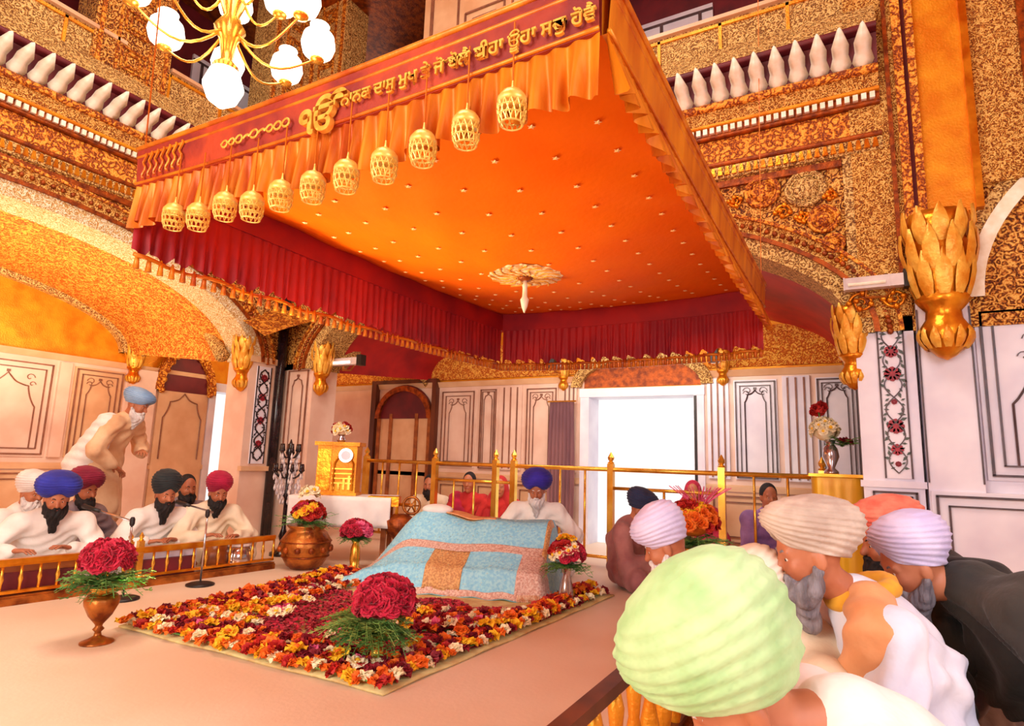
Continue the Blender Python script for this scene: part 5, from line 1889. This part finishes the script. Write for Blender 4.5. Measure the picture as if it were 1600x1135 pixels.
cloth_mat('saffron', (240, 178, 128), (224, 150, 96))


def ik(S_, H, a, b, pole):
    d = H - S_
    L = min(d.length, (a + b) * 0.985)
    d.normalize()
    x = (a * a - b * b + L * L) / (2 * L)
    y = math.sqrt(max(0, a * a - x * x))
    pl_ = (pole - d * pole.dot(d)).normalized()
    return S_ + d * x + pl_ * y, S_ + d * L


def person(label, pel, yaw, head, robe, cover, hair=None, pitch=8, hands=((0.30, 0.10, 0.26), (0.30, -0.10, 0.26)), stand=False, tsize=1.0, tsc=(1, 1, 1), beard=1.0, hyaw=0.0, neck=None, vox=0.008, wide=1.0, fine=True, ttilt=0.0, extra=None, group=None, cover_kind='turban', trousers=None):
    px, py = pel
    root = empty('person', (px, py, 0), 0, label, 'person', group)
    org = (px, py, 0)
    f = Vector((math.cos(R(yaw)), math.sin(R(yaw)), 0))
    l = Vector((-f.y, f.x, 0))
    U = Vector((0, 0, 1))
    P = Vector((px, py, 0.92 if stand else 0.15))
    H = Vector(head)
    hy = R(yaw + hyaw)
    h0 = Vector((math.cos(hy), math.sin(hy), 0))
    hl = Vector((-h0.y, h0.x, 0))
    cp, sp_ = math.cos(R(pitch)), math.sin(R(pitch))
    hf = h0 * cp - U * sp_
    hu = h0 * sp_ + U * cp
    nb = Vector(neck) if neck else H - hu * 0.17 - hf * 0.045
    ch = P.lerp(nb, 0.62) - f * 0.02
    Ls, Rs = nb + l * 0.185 * wide - U * 0.055, nb - l * 0.185 * wide - U * 0.055
    ax = (f, l, U)
    tdir = (nb - P).normalized()
    tf = (f - tdir * f.dot(tdir)).normalized()
    tax = (tf, l, tdir)
    base = Vector((px, py, 0)) if not stand else Vector((px, py, 0.77))
    arms = []
    for sd, S_, hd in ((1, Ls, hands[0]), (-1, Rs, hands[1])):
        hp = base + f * hd[0] + l * hd[1] + U * hd[2]
        E, W = ik(S_, hp, 0.30, 0.27, l * sd * 0.8 - U * 0.5 - f * 0.3)
        arms.append((sd, S_, E, W))
    pts = [P, nb, H + U * 0.15, H - U * 0.15] + [a[k] for a in arms for k in (1, 2, 3)]
    knees = []
    if stand:
        for sd in (1, -1):
            knees.append((sd, P + l * sd * 0.10, P + l * sd * 0.11 - U * 0.45 + f * 0.03, Vector((px, py, 0.07)) + l * sd * 0.12))
    else:
        for sd in (1, -1):
            knees.append((sd, P + l * sd * 0.10 - U * 0.01, P + f * 0.24 + l * sd * 0.31 - U * 0.05, P + f * 0.30 - l * sd * 0.06 - U * 0.08))
    for k in knees:
        pts += [k[2], k[3]]
    lo = np.min([tuple(p) for p in pts], 0) - 0.24
    hi = np.max([tuple(p) for p in pts], 0) + 0.24
    lo[2] = max(lo[2], -0.02)
    # --- body: one continuous surface
    B = Field(lo, hi, vox)
    c3 = lambda a, b, c: H + hf * a + hl * b + hu * c
    hax = (hf, hl, hu)
    B.ell(c3(-0.005, 0, 0.03), (0.097, 0.075, 0.105), hax, 0.02)
    B.ell(c3(0.022, 0, -0.045), (0.066, 0.058, 0.075), hax, 0.03)
    B.cone(c3(0.088, 0, 0.012), 0.010, c3(0.108, 0, -0.020), 0.014, 0.015)
    B.cone(c3(0.078, 0.042, 0.032), 0.010, c3(0.078, -0.042, 0.032), 0.010, 0.015)
    for s in (1, -1):
        B.ell(c3(0.062, 0.036 * s, -0.02), (0.026, 0.024, 0.024), hax, 0.02)
        B.cone(c3(0.077, 0.021 * s, 0.021), 0.0085, c3(0.071, 0.046 * s, 0.018), 0.0085, 0.008)
        B.cone(c3(0.076, 0.022 * s, -0.004), 0.007, c3(0.070, 0.045 * s, -0.003), 0.007, 0.008)
        B.ell(c3(-0.005, 0.078 * s, -0.008), (0.020, 0.010, 0.033), hax, 0.01)
    B.cone(c3(0.082, 0.016, -0.058), 0.010, c3(0.082, -0.016, -0.058), 0.010, 0.012)
    B.cone(c3(0.07, 0, -0.095), 0.020, c3(0.05, 0, -0.10), 0.025, 0.02)
    B.cone(c3(-0.02, 0, -0.07), 0.056, nb, 0.056, 0.025)
    B.cone(nb, 0.05, ch, 0.075, 0.03)
    B.cone(ch, 0.085, P, 0.09, 0.03)
    for sd, S_, E, W in arms:
        B.cone(nb - U * 0.02, 0.038, S_, 0.042, 0.025)
        B.cone(S_, 0.042, E, 0.038, 0.02)
        B.cone(E, 0.040, W, 0.027, 0.02)
        d = (W - E).normalized()
        nrm = -U if abs(d.z) < 0.8 else f
        s = d.cross(nrm).normalized()
        nrm = s.cross(d).normalized()
        if nrm.dot(U) > 0 and abs(d.z) < 0.8: nrm = -nrm
        B.ell(W + d * 0.05, (0.050, 0.040, 0.017), (d, s, nrm), 0.015)
        for q, ln in ((-0.031, 0.062), (-0.011, 0.074), (0.010, 0.080), (0.030, 0.070)):
            a = W + d * 0.085 + s * q
            m1 = a + d * ln * 0.5 + s * q * 0.25 + nrm * 0.006
            e1 = m1 + (d * 0.75 + nrm * 0.65).normalized() * ln * 0.55
            B.cone(a, 0.0095, m1, 0.0088, 0.006)
            B.cone(m1, 0.0088, e1, 0.0075, 0.004)
        # thumb leaves the inner side of the palm near its base
        ti = s if (s.dot(l) * sd) < 0 else -s
        a = W + d * 0.025 + ti * 0.026
        m1 = a + (d * 0.6 + ti * 0.7 + nrm * 0.2).normalized() * 0.042
        e1 = m1 + (d * 0.9 + ti * 0.1 + nrm * 0.35).normalized() * 0.034
        B.cone(a, 0.013, m1, 0.011, 0.01)
        B.cone(m1, 0.011, e1, 0.009, 0.004)
    for sd, hp, kn, ft in knees:
        B.cone(hp, 0.08, kn, 0.055, 0.04)
        B.cone(kn, 0.05, ft, 0.038, 0.03)
        tip = ft + (f * 0.15 - U * 0.03 if stand else -l * sd * 0.10 + f * 0.04)
        tip.z = max(tip.z, 0.03)
        B.cone(ft, 0.036, tip, 0.026, 0.02)
    B.mesh('body', [M['skin']], root, org)
    # --- clothing
    hv = 0.012
    C = Field(lo - 0.1, hi + 0.1, hv)
    C.ell(ch.lerp(nb, 0.15), (0.135, 0.185 * wide, 0.21), tax, 0.06)
    C.ell(P.lerp(ch, 0.3), (0.165, 0.20 * wide, 0.20), tax, 0.06)
    C.cone(nb.lerp(H, 0.16), 0.064, nb, 0.074, 0.03)
    C.cone(nb - tdir * 0.01, 0.074, ch, 0.14, 0.05)
    C.cone(nb - tdir * 0.06 - f * 0.05, 0.09, ch - f * 0.05, 0.15, 0.05)
    for sd, S_, E, W in arms:
        C.cone(nb - U * 0.035, 0.072, S_, 0.080, 0.05)
        C.cone(S_, 0.080, E, 0.074, 0.045)
        C.cone(E, 0.074, E.lerp(W, 0.88), 0.055, 0.03)
        C.cone(E - U * 0.03, 0.06, E.lerp(W, 0.7) - U * 0.035, 0.05, 0.03)
    if stand:
        C.cone(P, 0.20, P - U * 0.45, 0.24, 0.06)
        C.cone(P + l * 0.08, 0.14, P + l * 0.12 - U * 0.48, 0.16, 0.05)
        C.cone(P - l * 0.08, 0.14, P - l * 0.12 - U * 0.48, 0.16, 0.05)
    else:
        for sd, hp, kn, ft in knees:
            C.cone(hp, 0.135, kn, 0.095, 0.06)
            C.cone(kn, 0.09, ft.lerp(kn, 0.25), 0.075, 0.05)
        C.ell(P + f * 0.17 - U * 0.05, (0.22, 0.30, 0.09), ax, 0.05)
    A_ = 0.007 if vox > 0.0075 else 0.012
    fx, fy = f.x, f.y

    def fold(v, n):
        q = v - np.array(org)
        a = q @ np.array((l.x, l.y, 0.0))
        b = q @ np.array((f.x, f.y, 0.0))
        z = q[:, 2]
        ph = 40 * a + 9 * np.sin(6 * z + 5 * b) + 3 * np.sin(17 * b)
        ph2 = 34 * (b + z * 0.6) + 8 * np.sin(7 * a)
        return A_ * (np.sin(ph) * (0.5 + 0.5 * np.abs(n @ np.array((f.x, f.y, 0)))) + 0.7 * np.sin(ph2) * np.abs(n @ np.array((l.x, l.y, 0)))) * np.clip((nb.z + 0.02 - v[:, 2]) * 8, 0.15, 1)
    C.mesh('robe', [M[robe]], root, org, fold)
    if stand:
        T = Field(lo - 0.05, hi + 0.05, hv)
        for sd, hp, kn, ft in knees:
            T.cone(hp - U * 0.1, 0.11, kn, 0.09, 0.03)
            T.cone(kn, 0.09, ft + U * 0.06, 0.06, 0.03)
        T.mesh('trousers', [M[trousers or robe]], root, org, fold)
    # --- face
    for s in (1, -1):
        mb = MB()
        mb.ball(c3(0.0765, 0.031 * s, 0.008), 0.0105, 8, 6)
        mb.mi = 1
        mb.ball(c3(0.0835, 0.031 * s, 0.007), 0.0055, 7, 5)
        mb.v = [tuple(Vector(p) - Vector(org)) for p in mb.v]
        mb.build('eye', [M['eye'], M['iris']], root, True)
    mb = MB()
    mb.tube([c3(0.088, -0.022, -0.060), c3(0.096, -0.008, -0.056), c3(0.096, 0.008, -0.056), c3(0.088, 0.022, -0.060)], 0.006, 6)
    mb.v = [tuple(Vector(p) - Vector(org)) for p in mb.v]
    mb.build('lips', M['lip'], root, True)
    if hair and beard:
        D = Field(np.array(H) - 0.32, np.array(H) + 0.2, 0.008)
        bl = 0.09 * beard
        D.ell(c3(0.060, 0, -0.100), (0.052, 0.060, 0.045), hax, 0.03)
        D.cone(c3(0.065, 0, -0.105), 0.050, c3(0.055, 0, -0.12 - bl), 0.030, 0.03)
        for s in (1, -1):
            D.cone(c3(0.005, 0.071 * s, -0.03), 0.015, c3(0.035, 0.052 * s, -0.09), 0.030, 0.03)
            D.cone(c3(0.035, 0.05 * s, -0.085), 0.03, c3(0.06, 0.02 * s, -0.12), 0.04, 0.02)
            D.cone(c3(0.100, 0.006 * s, -0.043), 0.010, c3(0.085, 0.040 * s, -0.062), 0.009, 0.01)
        D.mesh('beard', [M[hair]], root, org, lambda v, n: 0.004 * np.sin(190 * (v - np.array(H)) @ np.array(hl) + 3 * np.sin(40 * v[:, 2])))
        mb = MB()
        for s in (1, -1):
            mb.tube([c3(0.088, 0.014 * s, 0.030), c3(0.089, 0.030 * s, 0.037), c3(0.078, 0.050 * s, 0.030)], 0.006, 5, 0.003)
        mb.v = [tuple(Vector(p) - Vector(org)) for p in mb.v]
        mb.build('eyebrows', M[hair], root, True)
    # --- head covering
    if cover_kind == 'turban':
        mb = MB()
        n, m = 72, 40
        tt = R(ttilt)
        tf2 = hf * math.cos(tt) + hu * math.sin(tt)
        tu2 = hu * math.cos(tt) - hf * math.sin(tt)
        vs, fs = [], []
        prof = [(0, 0.86), (0.08, 0.98), (0.25, 1.20), (0.45, 1.30), (0.62, 1.25), (0.78, 1.05), (0.9, 0.72), (0.97, 0.36), (1.0, 0.02)]
        c0 = H + hu * 0.035 - hf * 0.012
        for j in range(m + 1):
            t = j / m
            for a_, b_ in zip(prof, prof[1:]):
                if t <= b_[0] + 1e-9:
                    u = (t - a_[0]) / (b_[0] - a_[0])
                    r = a_[1] + (b_[1] - a_[1]) * u
                    break
            for i in range(n):
                th_ = 2 * PI * i / n
                fr = math.cos(th_)
                ang = abs(th_ if th_ <= PI else th_ - 2 * PI)
                z = t * 0.185 + (0.038 * math.exp(-(ang / 0.55) ** 2) - 0.045 * (1 - math.cos(ang)) / 2) * (1 - t) ** 1.5
                ph = t * 10.5 + 2.8 * ang / PI * (1 - 0.5 * t)
                sw = ph - math.floor(ph)
                ridge = (0.5 - abs(sw - 0.62) if sw > 0.62 else sw * 0.8) * 0.020 * (1 if t < 0.93 else 0.3)
                rf, rl_ = 0.104 * tsc[0], 0.094 * tsc[1]
                rr = r * tsize if t > 0.12 else r * (1 + (tsize - 1) * t / 0.12)
                vs.append(tuple(c0 + tf2 * ((rf * rr + ridge) * math.cos(th_) - 0.022 * t) + hl * ((rl_ * rr + ridge) * math.sin(th_)) + tu2 * (z * tsc[2] * (0.55 + 0.45 * tsize)) - Vector(org)))
        for j in range(m):
            for i in range(n):
                fs.append((j * n + i, j * n + (i + 1) % n, (j + 1) * n + (i + 1) % n, (j + 1) * n + i))
        fs.append(tuple(range(n - 1, -1, -1)))
        fs.append(tuple(m * n + i for i in range(n)))
        mb.add(vs, fs)
        mb.build('turban', M[cover], root, True)
    else:
        D = Field(np.array(H) - 0.42, np.array(H) + 0.25, 0.010)
        if cover_kind == 'hair':
            D.ell(c3(-0.022, 0, 0.045), (0.098, 0.084, 0.105), hax, 0.02)
            D.ell(c3(-0.08, 0, -0.02), (0.05, 0.055, 0.06), hax, 0.03)
        else:
            D.ell(c3(-0.032, 0, 0.035), (0.108, 0.096, 0.120), hax, 0.03)
            D.cone(c3(-0.03, 0.05, -0.04), 0.06, nb + l * 0.12 - U * 0.05, 0.10, 0.05)
            D.cone(c3(-0.03, -0.05, -0.04), 0.06, nb - l * 0.12 - U * 0.05, 0.10, 0.05)
            D.cone(c3(-0.06, 0, -0.02), 0.08, nb - f * 0.08 - U * 0.15, 0.13, 0.05)
        D.mesh('headscarf' if cover_kind == 'scarf' else 'hair', [M[cover]], root, org)
    for nm, m_, fn in (extra or []):
        D = Field(lo - 0.1, hi + 0.1, 0.012)
        fn(D, dict(P=P, H=H, nb=nb, ch=ch, f=f, l=l, U=U, hf=hf, hu=hu, Ls=Ls, Rs=Rs, tax=tax))
        D.mesh(nm, [M[m_]], root, org, lambda v, n: 0.004 * np.sin(70 * v[:, 2] + 30 * v[:, 0]))
    return root


# the musicians behind the low railing
person('singer in white with big royal blue turban and long black beard at a harmonium', (2.64, 5.92), -108, (2.57, 5.60, 0.68), 'kurta_white', 't_blue', 'b_black', 20, ((0.42, 0.16, 0.30), (0.40, -0.20, 0.30)), tsize=1.12, tsc=(1, 1.12, 0.95), beard=1.35, wide=1.15)
person('white bearded man in white turban sitting behind the royal blue turbaned singer, far left', (2.82, 6.72), -75, (2.80, 6.56, 0.66), 'kurta_white', 't_white', 'b_white', 12, vox=0.009)
person('man in maroon turban half hidden behind the royal blue turbaned singer', (3.06, 6.28), -80, (3.02, 6.10, 0.70), 'robe_grey', 't_maroon', 'b_black', 10, vox=0.009, tsize=1.1)
person('attendant in white robe and pale blue turban bending over, standing behind the musicians', (3.42, 6.72), -60, (3.56, 6.42, 1.53), 'kurta_peach', 't_paleblue', 'b_white', 22, ((0.35, 0.12, 0.3), (0.25, -0.15, 0.15)), stand=True, tsc=(1.15, 1.1, 0.8), trousers='saffron', extra=[('white_shawl', 'kurta_white', lambda D, k: (D.cone(k['Rs'] - k['f'] * 0.05, 0.11, k['P'] - k['l'] * 0.12 - k['f'] * 0.10, 0.16, 0.05), D.cone(k['nb'] - k['f'] * 0.08 - k['U'] * 0.05, 0.09, k['P'] - k['f'] * 0.16, 0.16, 0.05)))])
person('musician in white with a black turban and black beard between two microphones', (3.50, 5.88), -100, (3.46, 5.60, 0.68), 'kurta_white', 't_dark', 'b_black', 14, ((0.40, 0.10, 0.28), (0.40, -0.14, 0.28)), beard=1.3, tsc=(1, 1, 1.1))
person('bare headed dark haired person in grey sitting behind the black turbaned musician', (4.0, 6.24), -100, (3.98, 6.08, 0.70), 'robe_grey', 'b_black', 'b_black', 6, vox=0.009, beard=0.5, cover_kind='hair')
person('drummer in white with a crimson turban, hands on two drums', (3.95, 5.66), -108, (3.90, 5.46, 0.69), 'kurta_cream', 't_crimson', 'b_black', 18, ((0.42, 0.16, 0.30), (0.44, -0.14, 0.32)), beard=1.0, tsize=0.95)
# reader and people by the rail
person('white bearded reader in white with a royal purple blue turban behind the throne', (5.76, 2.90), 203, (5.57, 2.82, 0.80), 'kurta_white', 't_royal', 'b_white', 18, ((0.34, 0.22, 0.34), (0.34, -0.22, 0.34)), tsize=1.12, tsc=(1, 1.12, 1.0), beard=1.3, wide=1.1)
person('dark haired woman with red shawl behind the gate of the brass railing', (6.92, 4.50), 195, (6.84, 4.46, 0.78), 'robe_red', 'b_black', None, 4, vox=0.01, cover_kind='hair', extra=[('crimson_shawl', 'robe_crimson', lambda D, k: D.cone(k['Rs'], 0.11, k['P'] + k['f'] * 0.12, 0.14, 0.05))])
person('dark haired man in cream behind the left half of the brass railing', (6.95, 5.12), 200, (6.84, 5.10, 0.72), 'kurta_cream', 'b_black', 'b_black', 8, vox=0.01, beard=0.6, cover_kind='hair')
person('woman in red headscarf behind the rail, left of the reader', (7.05, 4.05), 200, (6.95, 4.05, 0.74), 'robe_red', 'robe_red', None, 4, vox=0.01, cover_kind='scarf')
person('man in navy turban and mauve robe sitting right of the reader', (5.62, 1.90), -95, (5.62, 1.76, 0.68), 'robe_mauve', 't_navy', 'b_black', 22, vox=0.008, beard=0.9, tsc=(1.1, 1.1, 0.9))
person('woman in crimson headscarf behind the right half of the brass railing', (7.35, 1.66), 190, (7.25, 1.66, 0.78), 'robe_crimson', 'robe_crimson', None, 4, vox=0.01, cover_kind='scarf', wide=1.1)
person('dark haired person in purple behind the railing beside the yellow pedestal', (6.95, 0.76), 205, (6.82, 0.80, 0.80), 'robe_purple', 'b_black', None, 4, vox=0.01, cover_kind='hair')
# worshippers in the right foreground
person('man in pale lavender white turban and peach robe just past the green turban', (3.22, 0.55), 105, (3.08, 0.84, 0.70), 'kurta_peach', 't_lavender', 'b_white', 25, ((0.36, 0.10, 0.25), (0.36, -0.1, 0.25)), ttilt=-12)
person('man in big pale green turban and white robe bowing in the right foreground', (1.62, -0.20), 115, (1.32, 0.22, 0.66), 'kurta_white', 't_green', 'b_white', 38, ((0.42, 0.12, 0.25), (0.42, -0.12, 0.25)), tsize=1.2, tsc=(1.08, 1.02, 1.22), neck=(1.45, 0.04, 0.62), vox=0.007, wide=1.1)
person('man in cream turban and cream shawl bowed low between the green and beige turbans', (2.55, -0.0), 110, (2.30, 0.30, 0.62), 'kurta_cream', 't_cream', 'b_white', 35, tsize=0.95)
person('grey bearded man in beige turban and blue white robe with a yellow neck scarf', (2.42, -0.16), 112, (2.29, 0.15, 0.82), 'kurta_bluewhite', 't_beige', 'b_grey', 14, ((0.40, 0.1, 0.3), (0.40, -0.1, 0.3)), tsize=0.95, tsc=(1.25, 0.95, 0.9), ttilt=12, wide=1.15, beard=1.0, vox=0.007, neck=(2.36, 0.01, 0.68), extra=[
    ('neck_scarf', 'scarf_yellow', lambda D, k: [D.cone(k['nb'] + k['U'] * (0.035 - 0.03 * math.cos(a)) + 0.085 * (k['f'] * math.cos(a) + k['l'] * math.sin(a)), 0.030, k['nb'] + k['U'] * (0.035 - 0.03 * math.cos(a + 0.5)) + 0.085 * (k['f'] * math.cos(a + 0.5) + k['l'] * math.sin(a + 0.5)), 0.030, 0.01) for a in np.arange(0, 6.28, 0.5)]),
    ('saffron_shawl', 'saffron', lambda D, k: (D.cone(k['nb'] + k['l'] * 0.07, 0.078, k['Ls'] + k['f'] * 0.045 + k['U'] * 0.005, 0.075, 0.04), D.cone(k['Ls'] + k['f'] * 0.05 - k['U'] * 0.01, 0.075, k['ch'] + k['l'] * 0.12 + k['f'] * 0.12, 0.10, 0.04),))])
person('man in lavender turban and black coat leaning forward at the right edge', (2.56, -0.74), 112, (2.72, -0.16, 0.76), 'coat_dark', 't_lavender', 'b_grey', 22, ((0.50, 0.1, 0.3), (0.50, -0.1, 0.3)), tsize=0.92, tsc=(1.05, 0.95, 0.95), ttilt=8, wide=1.5, beard=0.7, vox=0.007, neck=(2.74, -0.33, 0.72), extra=[('black_mass', 'mass_black', lambda D, k: (D.cone(k['Rs'] + k['U'] * 0.04, 0.12, k['P'] - k['l'] * 0.20 + k['U'] * 0.2 - k['f'] * 0.1, 0.17, 0.05), D.cone(k['nb'] - k['f'] * 0.07, 0.08, k['Rs'] + k['U'] * 0.03, 0.10, 0.05)))])  # black mass added for the dark shape behind his far shoulder
person('man in coral turban mostly hidden behind the lavender turban at the right edge', (3.45, -0.40), 112, (3.24, -0.10, 0.78), 'robe_grey', 't_coral', 'b_black', 10, tsc=(1.15, 1.15, 1.0))
